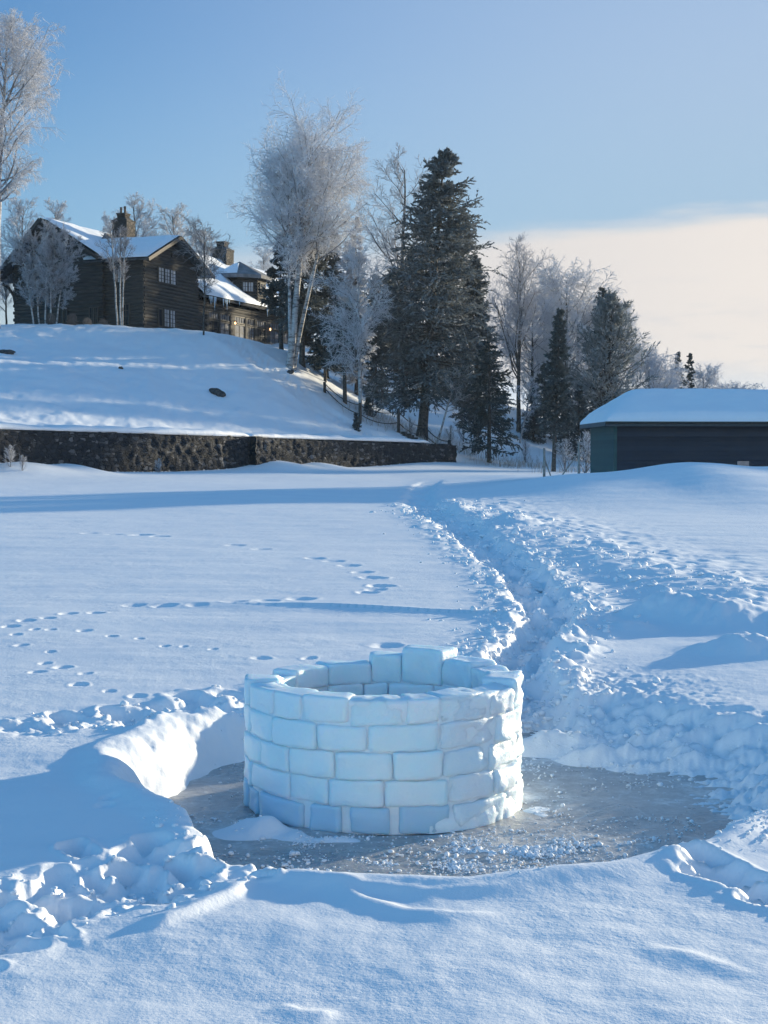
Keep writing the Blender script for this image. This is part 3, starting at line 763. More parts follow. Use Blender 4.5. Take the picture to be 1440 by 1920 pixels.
def leafless(seed, H, r, shape='birch', stems=None, dens=1.0, twig=.016, frost=(.75, 1.0), bark=.0, lean=(0, 0), crown0=.3, spread=.33, droop=-.10, n1=34, n2=9, n3=8, n4=5, up1=.06, a1=(.6, 1.15)):
    """returns (trunk mesh, crown mesh) of a bare tree coated with rime"""
    rng = np.random.RandomState(seed); tk = TB(); cr = TB()
    stems = stems or [(H, r, lean, (0, 0))]
    for (h, rad, ln, off) in stems:
        Pq, Rq = trunk_line(rng, h, rad, 14, .035, ln); Pq = Pq + np.array([off[0], off[1], 0])
        tk.tubes(Pq, Rq, 8, bark)
        if shape == 'birch':
            lf = lambda t: spread * (.35 + .65 * np.sin(np.clip((t - crown0) / (1 - crown0), 0, 1) ** .8 * PI * .92 + .12))
        elif shape == 'vase':
            lf = lambda t: spread * 1.3 * (1.05 - .75 * t)
        else:
            lf = lambda t: spread * (1.1 - .8 * t)
        k1 = max(6, int(n1))
        Q1, R1 = grow(rng, Pq, Rq, k1, crown0, .985, a1[0], a1[1], lf, .45, 7, up1, .13, .03)
        (cr if shape == 'birch' else tk).tubes(Q1, R1, 5, bark + .12)
        Q2, R2 = grow(rng, Q1, R1, n2, .15, 1.0, .4, 1.0, lambda t: .55 - .25 * t, .55, 5, up1 * .5, .10, twig * 1.1)
        cr.tubes(Q2, R2, 4, rng.uniform(frost[0] * .6, frost[1] * .9, len(Q2)))
        Q3, R3 = grow(rng, Q2, R2, n3, .1, 1.0, .35, 1.05, lambda t: .6 - .25 * t, .7, 4, droop * .5, .14, twig)
        cr.tubes(Q3, R3, 3, rng.uniform(frost[0] * .8, frost[1], len(Q3)))
        if n4:
            Q4, R4 = grow(rng, Q3, R3, n4, .1, 1.0, .3, 1.1, lambda t: .65 - .2 * t, .8, 3, droop, .17, twig * .8, keep=dens)
            cr.tubes(Q4, R4, 3, rng.uniform(frost[0], frost[1], len(Q4)))
    return tk.mesh('trunk'), cr.mesh('crown')

def conifer(seed, H, r, Rmax, c0=.08, nb=260, lean=(0, 0), el=(-.25, .25), up=None, prof=None, nb2=16, clump=7, cl=.20, cw=.055, frost=(.15, .6), wig=.07, b2=.34, hang=-.10, tuft=False, gap=.0):
    rng = np.random.RandomState(seed); tk = TB(); cr = TB()
    Pq, Rq = trunk_line(rng, H, r, 14, .008, lean, .02); tk.tubes(Pq, Rq, 9, 0)
    prof = prof or (lambda t: (1 - t) ** .75 * (.72 + .28 * sstep(0, .22, t)))
    lf = lambda t: Rmax / H * prof((t - c0) / (1 - c0)) + .010
    N = nb
    t = c0 + (.995 - c0) * (1 - (1 - (np.arange(N) + rng.rand(N)) / N) ** 1.0)
    if gap: t = t + gap * np.sin(t * 60) / 60
    f = np.clip(t, 0, .9999) * 14; i0 = f.astype(int); fr = (f - i0)[:, None]
    base = Pq[0, i0] * (1 - fr) + Pq[0, i0 + 1] * fr
    az = rng.uniform(0, 2 * PI, N); e = el[0] + (el[1] - el[0]) * t + rng.normal(0, .1, N)
    lump = 1 + .28 * pn(az * .9 + seed, t * 7, seed % 50)
    ln = H * lf(t) * rng.uniform(.58, 1.14, N) * lump
    d = np.stack([np.cos(az) * np.cos(e), np.sin(az) * np.cos(e), np.sin(e)], 1)
    K = 6; Q = np.empty((N, K + 1, 3)); Q[:, 0] = base; q = base.copy(); upf = up or (lambda s: -.10 + .22 * s)
    for k in range(K):
        d = d + rng.normal(0, wig, (N, 3)); d[:, 2] += upf((k + 1) / K); d /= np.linalg.norm(d, axis=1, keepdims=True)
        q = q + d * (ln / K)[:, None]; Q[:, k + 1] = q
    Rr = np.maximum(.012, ln * .011)[:, None] * np.linspace(1, .3, K + 1)[None, :]
    tk.tubes(Q, Rr, 4, 0)
    Q2, R2 = grow(rng, Q, Rr, nb2, .16, 1.0, .45, 1.05, lambda s: b2 * (1.05 - .65 * s) + .10 / np.maximum(1, 1), .6, 3, hang, .12, .008, flat=.55)
    both = [(Q2, clump, 1.0), (Q, int(clump * 1.6), 1.0)]
    for QQ, m, sc in both:
        M = len(QQ)
        s = (.15 if not tuft else .45) + (1 - (.15 if not tuft else .45)) * (np.arange(m)[None, :] + rng.rand(M, m)) / m
        ff = np.clip(s, 0, .9999) * (QQ.shape[1] - 1); i0 = ff.astype(int); fr = (ff - i0)[..., None]
        ar = np.arange(M)[:, None]; A, B = QQ[ar, i0], QQ[ar, i0 + 1]
        c = (A * (1 - fr) + B * fr).reshape(-1, 3); T = (B - A).reshape(-1, 3); T /= np.linalg.norm(T, axis=1, keepdims=True) + 1e-9
        n_ = len(c)
        T = T + rng.normal(0, .38 if not tuft else .55, (n_, 3)); T /= np.linalg.norm(T, axis=1, keepdims=True)
        S = np.cross(T, rng.normal(0, 1, (n_, 3))); S /= np.linalg.norm(S, axis=1, keepdims=True) + 1e-9
        hl = cl * rng.uniform(.6, 1.3, n_)[:, None]; hw = cw * rng.uniform(.6, 1.4, n_)[:, None]
        V = np.stack([c - T * hl * .5, c + S * hw + T * hl * .1, c + T * hl, c - S * hw + T * hl * .1], 1)
        b = np.repeat(rng.uniform(0, 1, M), m)
        fz = frost[0] + (frost[1] - frost[0]) * (.35 * b + .65 * rng.rand(n_)) * (.4 + .6 * s.ravel())
        cr.quads(V, fz)
    return tk.mesh('trunk'), cr.mesh('crown')

def put_tree(name, meshes, mats, loc, label, cat='tree', group=None, rz=0, sc=1.0):
    root = empty(name, loc, rz, label=label, cat=cat, group=group); root.scale = (sc, sc, sc) if np.isscalar(sc) else sc
    for nm, me, mt in zip(('trunk', 'crown'), meshes, mats):
        if not me.materials: me.materials.append(mt)
        link_mesh(nm, me, None, root)
    return root

def spot(px, Y): 
    X = (px - 720) / F * Y / (math.cos(PITCH)) * math.cos(PITCH); return X, Y, hz(X, Y)
def top_h(px, py, Y, base): return P(px, py, Y)[2] - base

# main trees -------------------------------------------------------------
def trees():
    B, FR, DK, SP, PN, BR = M_BIRCH, M_FROST, M_BARK, M_SPRUCE, M_PINE, M_BARE
    # tall birch at the left edge
    x, y, z = spot(-6, 113); H = top_h(25, 28, 113, z) * .94
    put_tree('birch_tree', leafless(11, H, .34, stems=[(H, .34, (.05, 0), (0, 0))], crown0=.44, spread=.23, n1=46, n2=9, n3=8, n4=6, droop=-.26, twig=.016, dens=.9, frost=(.65, 1.0)), (B, FR), (x, y, z),
             'very tall rime coated birch at the left edge, its crown high above the lodge')
    # twin birch in the centre
    x, y, z = spot(543, 114); H = top_h(610, 197, 114, z) * .885
    put_tree('birch_tree', leafless(23, H, .36, stems=[(H, .30, (.11, .0), (.0, 0)), (H * .9, .26, (.06, .05), (.05, .1)), (H * .86, .2, (.20, .05), (.2, .2)), (H * .8, .16, (.0, -.02), (.1, 0))], crown0=.46, spread=.32, n1=27, n2=9, n3=7, n4=5, droop=-.10, twig=.0155, dens=.75, frost=(.85, 1.0), up1=.075), (B, FR), (x, y, z),
             'big rime white birch with several stems and a broad crown before dark spruces')
    # dark spruces behind it
    x, y, z = spot(567, 118); H = top_h(575, 372, 118, z)
    put_tree('spruce_tree', conifer(31, H, .26, 2.5, c0=.27, nb=190, frost=(.1, .5)), (DK, SP), (x, y, z), 'dark spruce half hidden behind the big white birch beside the lodge porch', rz=1)
    x, y, z = spot(528, 121); H = top_h(530, 440, 121, z)
    put_tree('spruce_tree', conifer(32, H, .2, 1.7, c0=.36, nb=120, frost=(.05, .4)), (DK, SP), (x, y, z), 'dark narrow spruce overlapping the right end of the lodge roof', rz=2)
    x, y, z = spot(612, 121); H = top_h(612, 400, 121, z)
    put_tree('spruce_tree', conifer(33, H, .22, 2.3, c0=.1, nb=180, frost=(.25, .75)), (DK, SP), (x, y, z), 'grey rimed spruce standing under the right side of the big white birch', rz=.3)
    # pale slender birch on the slope
    x, y, z = spot(675, 110); H = top_h(668, 500, 110, z)
    put_tree('birch_tree', leafless(41, H, .15, crown0=.25, spread=.30, n1=30, n2=9, n3=7, n4=4, droop=-.05, twig=.014, frost=(.6, .95)), (B, FR), (x, y, z),
             'slender white stemmed birch with a bluish rime crown just left of the biggest spruce')
    x, y, z = spot(668, 122); H = top_h(668, 408, 122, z)
    put_tree('spruce_tree', conifer(42, H, .16, 1.7, c0=.1, nb=170, frost=(.55, 1.0)), (DK, M_FROST), (x, y, z), 'narrow rime white spruce spire between the big birch and the biggest spruce')
    for px, Y, top, lab, sd, w in [(628, 139, 428, 'rimed spruce spire showing through the right half of the big birch crown', 43, 2.0), (652, 142, 452, 'rimed spruce spire left of the narrow white spire', 44, 2.2), (800, 146, 385, 'tall dark spruce hidden behind the upper part of the biggest spruce', 45, 2.6), (838, 150.5, 368, 'taller dark spruce hidden behind the peak of the biggest spruce', 48, 2.8), (868, 154, 395, 'dark spruce showing at the right shoulder of the biggest spruce', 46, 2.9), (770, 150, 470, 'dark spruce showing at the left shoulder of the biggest spruce', 47, 1.5), (750, 152, 505, 'dark spruce low behind the left side of the biggest spruce', 49, 1.4), (730, 157, 512, 'dark spruce behind the bare dark limbed tree', 50, 2.6), (704, 161, 515, 'dark spruce deep in the woods behind the slender birch', 52, 2.6)]:
        x, y, z = spot(px, Y); H = top_h(px, top, Y, z)
        put_tree('spruce_tree', conifer(sd, H, .2, w, c0=.08, nb=200, nb2=12, clump=6, frost=(.5, 1.0) if sd < 45 else (.1, .5), prof=None if sd < 45 else (lambda t: (1 - np.clip(t, 0, 1) ** 2.6))), (DK, M_FROST if sd < 45 else SP), (x, y, z), lab)
    # bare tree behind
    x, y, z = spot(758, 134); H = top_h(735, 318, 134, z)
    put_tree('bare_tree', leafless(51, H, .30, shape='vase', crown0=.42, spread=.30, n1=16, n2=9, n3=7, n4=4, up1=.10, droop=.03, twig=.016, frost=(.5, .9), a1=(.5, .95)), (DK, BR), (x, y, z),
             'bare dark limbed tree rising behind the biggest spruce on its left side')
    # the biggest spruce
    x, y, z = spot(790, 114); H = top_h(829, 280, 114, z)
    pr = lambda t: (1 - np.clip(t, 0, 1) ** 3.0) * (.86 + .14 * sstep(0, .12, t)) * .97
    put_tree('spruce_tree', conifer(61, H, .42, 4.5, c0=.155, nb=340, lean=(.08, 0), prof=pr, nb2=17, clump=8, frost=(.15, .75), cl=.21, cw=.06, b2=.30, el=(-.1, .5), up=lambda s: -.12 + .20 * s), (DK, SP), (x, y, z),
             'biggest dark spruce with a broad cone crown, rooted at the end of the stone wall')
    x, y, z = spot(893, 119); H = top_h(905, 480, 119, z)
    put_tree('spruce_tree', conifer(62, H, .26, 2.7, c0=.17, nb=250, frost=(.25, .85), nb2=15), (DK, SP), (x, y, z), 'frost tipped spruce pressed against the right side of the biggest spruce')
    x, y, z = spot(917, 111.5); H = top_h(925, 640, 111.5, z)
    put_tree('spruce_tree', conifer(63, H, .19, 2.7, c0=.16, nb=80, nb2=14, frost=(.0, .35), prof=lambda t: (1 - t) ** .5 * .9, el=(-.2, .1)), (DK, SP), (x, y, z), 'short dark spruce with drooping layered boughs at the foot of the slope')
    # small spruces by the rope fence
    x, y, z = spot(647, 113); H = top_h(650, 570, 113, z)
    put_tree('spruce_tree', conifer(64, H, .18, 2.3, c0=.45, nb=80, nb2=14, frost=(.0, .35), prof=lambda t: (1 - t) ** .6), (DK, SP), (x, y, z), 'dark spruce with a bare lower trunk standing inside the rope fence on the slope')
    x, y, z = spot(610, 117); H = top_h(610, 590, 117, z)
    put_tree('spruce_tree', conifer(65, H, .14, 1.7, c0=.30, nb=70, nb2=12, frost=(.0, .35)), (DK, SP), (x, y, z), 'small dark spruce at the top of the rope fence')
    for px, Y, top, lab, sd in [(668, 106.5, 775, 'tiny spruce sapling just above the stone wall coping', 1), (690, 113, 745, 'tiny frosted spruce sapling behind the second rope fence post', 2), (715, 123, 690, 'young spruce in the gap between birch and biggest spruce', 3)]:
        x, y, z = spot(px, Y); H = top_h(px, top, Y, z)
        put_tree('spruce_sapling', conifer(70 + sd, max(H, 1), .05, max(H, 1) * .38, c0=.05, nb=42, nb2=8, clump=5, cl=.16, cw=.04, frost=(.1, .5)), (DK, SP), (x, y, z), lab, cat='sapling')
    x, y, z = spot(815, 113)
    put_tree('birch_tree', leafless(75, 5.5, .09, lean=(.3, .0), crown0=.45, spread=.3, n1=10, n2=5, n3=5, n4=3, twig=.013, frost=(.5, 1)), (B, FR), (x, y, z), 'short leaning white birch beside the foot of the biggest spruce trunk')
    # right hand woods
    x, y, z = spot(972, 138); H = top_h(965, 442, 138, z) * .87
    put_tree('bare_tree', leafless(81, H, .22, shape='vase', crown0=.28, spread=.40, n1=24, n2=9, n3=7, n4=4, up1=.11, droop=.05, twig=.015, frost=(.65, 1.0), a1=(.35, .8)), (DK, BR), (x, y, z),
             'tall upright bare tree with thin grey branches right of the biggest spruce')
    x, y, z = spot(1058, 146); H = top_h(1045, 512, 146, z)
    frostA = leafless(82, H * .95, .26, crown0=.2, spread=.36, n1=36, n2=8, n3=7, n4=5, droop=-.16, twig=.023, frost=(.8, 1.0))
    put_tree('birch_tree', frostA, (DK, FR), (x, y, z), 'wide pale rime crowned tree behind the slim spruce near the shed')
    x, y, z = spot(1000, 143); 
    put_tree('birch_tree', frostA, (DK, FR), (x, y, z), 'lower pale rime crowned tree on the slope beside the tall upright bare tree', rz=2.2, sc=.72)
    x, y, z = spot(990, 128)
    put_tree('birch_tree', leafless(83, 5.0, .11, lean=(.22, 0), crown0=.4, spread=.3, n1=12, n2=6, n3=6, n4=3, twig=.014), (B, FR), (spot(972, 129)), 'leaning white birch trunk on the snowy slope right of the short dark spruce')
    x, y, z = spot(1037, 104); H = top_h(1055, 580, 104, z)
    put_tree('spruce_tree', conifer(84, H, .17, 1.4, c0=.30, nb=180, lean=(.04, 0), frost=(.05, .5), nb2=12, prof=lambda t: (1 - t) ** .8 * (.8 + .2 * sstep(0, .2, t))), (DK, SP), (x, y, z), 'slim spruce with a long bare trunk left of the dark shed')
    x, y, z = spot(1128, 127); H = top_h(1150, 560, 127, z)
    put_tree('pine_tree', conifer(85, H, .3, 6.0, c0=.12, nb=170, lean=(.06, 0), el=(.0, .75), up=lambda s: .05 + .1 * s, prof=lambda t: .95 * (1 - t) ** .6 * (.6 + .4 * sstep(0, .25, t)) , nb2=15, clump=9, cl=.26, cw=.04, tuft=True, frost=(.4, 1.0), hang=.05, b2=.26), (DK, PN), (x, y, z), 'broad feathery pine with upswept boughs behind the left end of the shed')
    x, y, z = spot(1126, 136); H = top_h(1130, 538, 136, z)
    put_tree('spruce_tree', conifer(86, H, .22, 2.0, c0=.2, nb=170, frost=(.1, .5), nb2=12), (DK, SP), (x, y, z), 'spruce whose dark tip pokes above the feathery pine')
    for px, Y, top, lab, sd, w in [(1270, 150, 660, 'slim dark spruce spire above the shed roof, the left one of two', 87, 1.0), (1290, 152, 662, 'fuller dark spruce above the shed roof, the right one of two', 88, 1.5)]:
        x, y, z = spot(px, Y); H = top_h(px, top, Y, z)
        put_tree('spruce_tree', conifer(sd, H, .15, w, c0=.1, nb=110, nb2=9, clump=5, frost=(.1, .4)), (DK, SP), (x, y, z), lab)
    for px, Y, top, lab, rz, wx in [(1215, 140, 645, 'rime pale bushy tree at the right edge of the feathery pine', .5, 1.0), (1240, 146, 675, 'lower rime pale bushy tree between the pine and the two spruce spires', 1.9, 1.0), (1318, 155, 678, 'rime pale tree right of the two spruce spires over the shed roof', 3.1, .9), (1375, 160, 712, 'low rime pale shrubby tree at the right end of the woods', 4.2, 1.6), (1150, 150, 556, 'rime pale tree top behind the feathery pine', 5.0, .8), (1085, 150, 545, 'rime pale tree filling the gap left of the feathery pine', 2.6, .9), (1020, 152, 520, 'rime pale tree left of the wide pale crowned tree', 1.1, .9)]:
        x, y, z = spot(px, Y); h = top_h(px, top, Y, z) / H0(frostA[1])
        put_tree('birch_tree', frostA, (DK, FR), (x, y, z), lab, rz=rz, sc=(h * wx, h * wx, h))
    sm = conifer(89, 7, .14, 2.0, c0=.06, nb=110, nb2=10, clump=6, frost=(.1, .5))
    for px, Y, h, lab in [(1000, 136, .8, 'small dark spruce on the slope behind the leaning birch'), (1020, 140, 1.0, 'mid sized dark spruce in the woods left of the slim spruce'), (1085, 124, .9, 'dark spruce low in the gap between slim spruce and shed'), (1065, 132, .8, 'small dark spruce tucked behind the slim bare trunked spruce'), (705, 128, .9, 'small dark spruce in the thicket behind the slender birch')]:
        x, y, z = spot(px, Y); put_tree('spruce_tree', sm, (DK, SP), (x, y, z), lab, rz=px, sc=h)
    # off to the right, out of view, woods that throw their shade over the hillside
    for X, Y, s in [(43, 101, 1.25), (45.5, 97, 1.3), (48, 103, 1.4), (51, 99, 1.3), (53.5, 104, 1.45), (56, 98, 1.35), (59, 103, 1.4), (62, 159, 2.05), (60, 165, 2.2), (63, 171, 2.0), (64, 184, 2.2), (61, 191, 2.35), (66, 153, 2.0)]:
        x, y, z = X, Y, hz(X, Y); px = X * 7; put_tree('spruce_tree', sm, (DK, SP), (x, y, z), 'dark spruce standing beyond the far end of the shed', group='spruces beyond the shed', rz=px, sc=1.5 * s)
    # rimed trees behind the lodge
    fb = leafless(91, 13, .22, shape='vase', crown0=.25, spread=.33, n1=22, n2=9, n3=8, n4=4, up1=.09, droop=.03, twig=.018, frost=(.5, .95), a1=(.4, .9))
    for px, Y, top, lab, rz, wx in [(45, 140, 365, 'rime coated tree behind the left gable of the lodge', 0, 1.0), (108, 146, 368, 'rime coated tree top showing above the left gable peak', 1, .8), (258, 150, 360, 'rime coated tree right behind the pot topped chimney', 2.4, 1.0), (330, 152, 378, 'rime coated tree between the tall chimney and the front gable peak', 3.3, 1.1), (215, 154, 395, 'rime coated tree left of the pot topped chimney', 4.4, .9), (385, 148, 428, 'rime coated tree sloping down behind the front gable', 5.1, 1.0), (495, 190, 458, 'small far rime tree over the lodge roof left of the dark spruce', .8, 1.0), (15, 128, 470, 'rime coated tree low beside the tall birch trunk', 1.4, 1.0), (-20, 124, 420, 'rime coated tree at the left edge of the view behind the tall birch', 2.4, 1.1)]:
        x, y, z = spot(px, Y); h = top_h(px, top, Y, z) / H0(fb[1])
        put_tree('bare_tree', fb, (DK, FR), (x, y, z), lab, rz=rz, sc=(h * wx, h * wx, h))
    # clump and saplings in front of the lodge
    x, y, z = spot(88, 119.5); H = top_h(95, 425, 119.5, z)
    put_tree('birch_clump', leafless(92, H, .07, stems=[(H * a, .07, (lx, 0), (ox, oy)) for a, lx, ox, oy in [(.98, .03, 0, 0), (.9, -.09, -.5, .2), (.95, .09, .3, .1), (.85, -.16, -.9, 0), (.9, .14, .8, .2), (.8, .0, .5, -.2)]], crown0=.22, spread=.24, n1=20, n2=7, n3=7, n4=4, up1=.1, droop=.02, twig=.014, frost=(.35, .8)), (B, FR), (x, y, z),
             'clump of many stemmed frosted birches in front of the left gable')
    x, y, z = spot(222, 119); H = top_h(205, 430, 119, z)
    put_tree('birch_tree', leafless(93, H, .075, lean=(-.075, 0), crown0=.42, spread=.20, n1=13, n2=6, n3=5, n4=3, up1=.12, droop=.05, twig=.012, frost=(.3, .7), a1=(.4, .8)), (B, BR), (x, y, z), 'thin bent sapling with pale bark before the roof valley of the lodge')
    x, y, z = spot(229, 118.5); H = top_h(232, 430, 118.5, z)
    put_tree('birch_tree', leafless(94, H, .06, stems=[(H, .065, (.01, 0), (0, 0)), (H * .85, .055, (.035, 0), (.15, 0))], crown0=.5, spread=.2, n1=11, n2=6, n3=5, n4=3, up1=.12, droop=.05, twig=.012, frost=(.3, .7), a1=(.4, .8)), (B, BR), (x, y, z), 'twin stemmed thin sapling in front of the lodge side window')
    x, y, z = spot(383, 116.5); H = top_h(385, 440, 116.5, z)
    put_tree('bare_tree', leafless(95, H, .075, crown0=.4, spread=.34, n1=18, n2=8, n3=6, n4=3, up1=.05, droop=.02, twig=.013, frost=(.25, .65), a1=(.6, 1.1)), (DK, BR), (x, y, z), 'small bare tree in front of the porch corner of the lodge')
    # frosted shrubs
    sh = leafless(96, 2.2, .03, shape='vase', crown0=.05, spread=.5, n1=18, n2=7, n3=6, n4=0, up1=.1, droop=.02, twig=.010, frost=(.7, 1.0), a1=(.2, .8))
    for px, Y, s, lab in [(768, 110.5, .6, 'frost white shrub at the foot of the biggest spruce trunk'), (20, 73.5, .42, 'frosted weed clump against the left end of the stone wall'), (42, 73, .30, 'smaller frosted weed poking from the drift at the wall'), (298, 81.5, .30, 'single frosted weed before the middle of the stone wall'), (845, 116, .7, 'frosted shrub behind the last rope fence post'), (890, 116, .6, 'frosted shrub at the foot of the slope left of the short dark spruce'), (1060, 104, .9, 'frosted brush between slim spruce and shed'), (1098, 74, .8, 'frosted brush against the left end wall of the shed'), (700, 116, .9, 'frosted shrub behind the slender birch'), (985, 118, .7, 'frosted shrub at the bottom right of the slope'), (870, 122, .9, 'frosted shrub in the gap under the biggest spruce')]:
        x, y, z = spot(px, Y); put_tree('frosted_shrub', sh, (BR, FR), (x, y, z), lab, cat='shrub', rz=px * .7, sc=s)
def H0(me):
    c = np.empty(len(me.vertices) * 3, np.float32); me.vertices.foreach_get('co', c); return float(c.reshape(-1, 3)[:, 2].max())
trees()

# ------------------------------------------------------------------ stone wall
def stone_wall():
    root = empty('stone_wall', (P0[0], P0[1], 0), math.atan2(UU[1], UU[0]), label='long dark fieldstone retaining wall holding up the snowy hillside', cat='wall')
    # local x runs along the wall (negative towards the left end), local y into the hill
    def seg(x0, x1, za, zb, y0, y1, nm):
        nx = int((x1 - x0) / .12); zs = 22
        X = np.linspace(x0, x1, nx); mb = MB()
        tops = za + (zb - za) * (X - x0) / (x1 - x0) + .05 * pn(X * 1.3, X * 0, 7) + .07 * np.round(1.6 * pn(X * 2.6, X * 0, 8)) / 1.6
        V = []
        prof = [(0, i / zs) for i in range(zs + 1)] + [(1, 1)] + [(1, 0)]
        T = np.array(prof)
        yy = np.where(T[None, :, 0] == 0, y0, y1) + 0 * X[:, None]; zz = -.8 + (tops[:, None] + .8) * T[None, :, 1]
        xx = X[:, None] + 0 * yy
        bumpy = .09 * np.round(2.2 * fbm(xx * 2.1, zz * 3.4, 2, 17)) / 2.2 + .05 * fbm(xx * 5, zz * 7, 2, 19)
        yy = yy - bumpy * (T[None, :, 0] == 0)
        k = len(prof); V = np.stack([xx, yy, zz], -1).reshape(-1, 3)
        i = np.arange(nx - 1)[:, None] * k; j = np.arange(k - 1)[None, :]
        Fq = np.stack([i + j, i + j + 1, i + k + j + 1, i + k + j], -1).reshape(-1, 4)[:, ::-1]
        mb.add(V, [Fq])
        for e, rev in ((0, 1), (nx - 1, 0)):
            ids = e * k + np.arange(zs + 1)
            c = mb.n; mb.V.append(np.array([[X[e], y1, -.8]])); mb.n += 1
            f = np.stack([np.full(zs, c), ids[:-1], ids[1:]], 1); mb.F.append(f[:, ::-1] if rev else f)
            mb.F.append(np.array([[c, zs + e * k, e * k + zs + 1]]) if not rev else np.array([[c, e * k + zs + 1, zs + e * k]]))
        return mb.obj(nm, M_STONEWALL, root, True)
    wb = lambda px: sw(*P(px, 800, 72.3 / (.703 - (px - 720) / F))[:2])[1]
    xb0, xb1 = wb(457), wb(495)
    zt = lambda px, py: P(px, py, 72.3 / (.703 - (px - 720) / F))[2]
    zl, zr = zt(0, 806), zt(455, 820)
    x_l = wb(0)
    zfar = zl + (zl - zr) * (75 + x_l) / (xb0 - x_l)
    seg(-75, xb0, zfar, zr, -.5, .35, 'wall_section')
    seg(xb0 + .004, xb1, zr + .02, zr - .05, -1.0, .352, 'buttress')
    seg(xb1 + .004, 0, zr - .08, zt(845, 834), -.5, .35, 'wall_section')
    # snow lying along the top
    for x0, x1, za, zb in ((-75, xb0 + .2, zfar, zr), (xb0 + .1, -3.5, zr - .02, zt(800, 831))):
        nx = int((x1 - x0) / .25); X = np.linspace(x0, x1, nx)
        prof = np.array([(-.40, .0), (-.47, .07), (-.44, .20), (-.30, .27), (.0, .30), (.6, .33), (1.6, .34), (1.6, -.2)])
        tops = za + (zb - za) * (X - x0) / (x1 - x0)
        end = np.minimum(1, np.minimum(X - x0, x1 - X) / .5) ** .5
        yy = prof[None, :, 0] + .05 * pn(X * .5, X * 0 + 2, 5)[:, None] + .02 * pn(X[:, None] * 2.3, prof[None, :, 1] * 6, 6); zz = tops[:, None] + prof[None, :, 1] * (1 + .4 * pn(X * .35, X * 0, 9) + .25 * pn(X * 1.1, X * 0, 19))[:, None] * end[:, None] + .02
        V = np.stack([X[:, None] + 0 * yy, yy, zz], -1).reshape(-1, 3); k = len(prof)
        i = np.arange(nx - 1)[:, None] * k; j = np.arange(k - 1)[None, :]
        link_mesh('snow_cap', make_mesh('snow_cap', V, [np.stack([i + j, i + k + j, i + k + j + 1, i + j + 1], -1).reshape(-1, 4)], True), M_ROOFSNOW, root)
stone_wall()

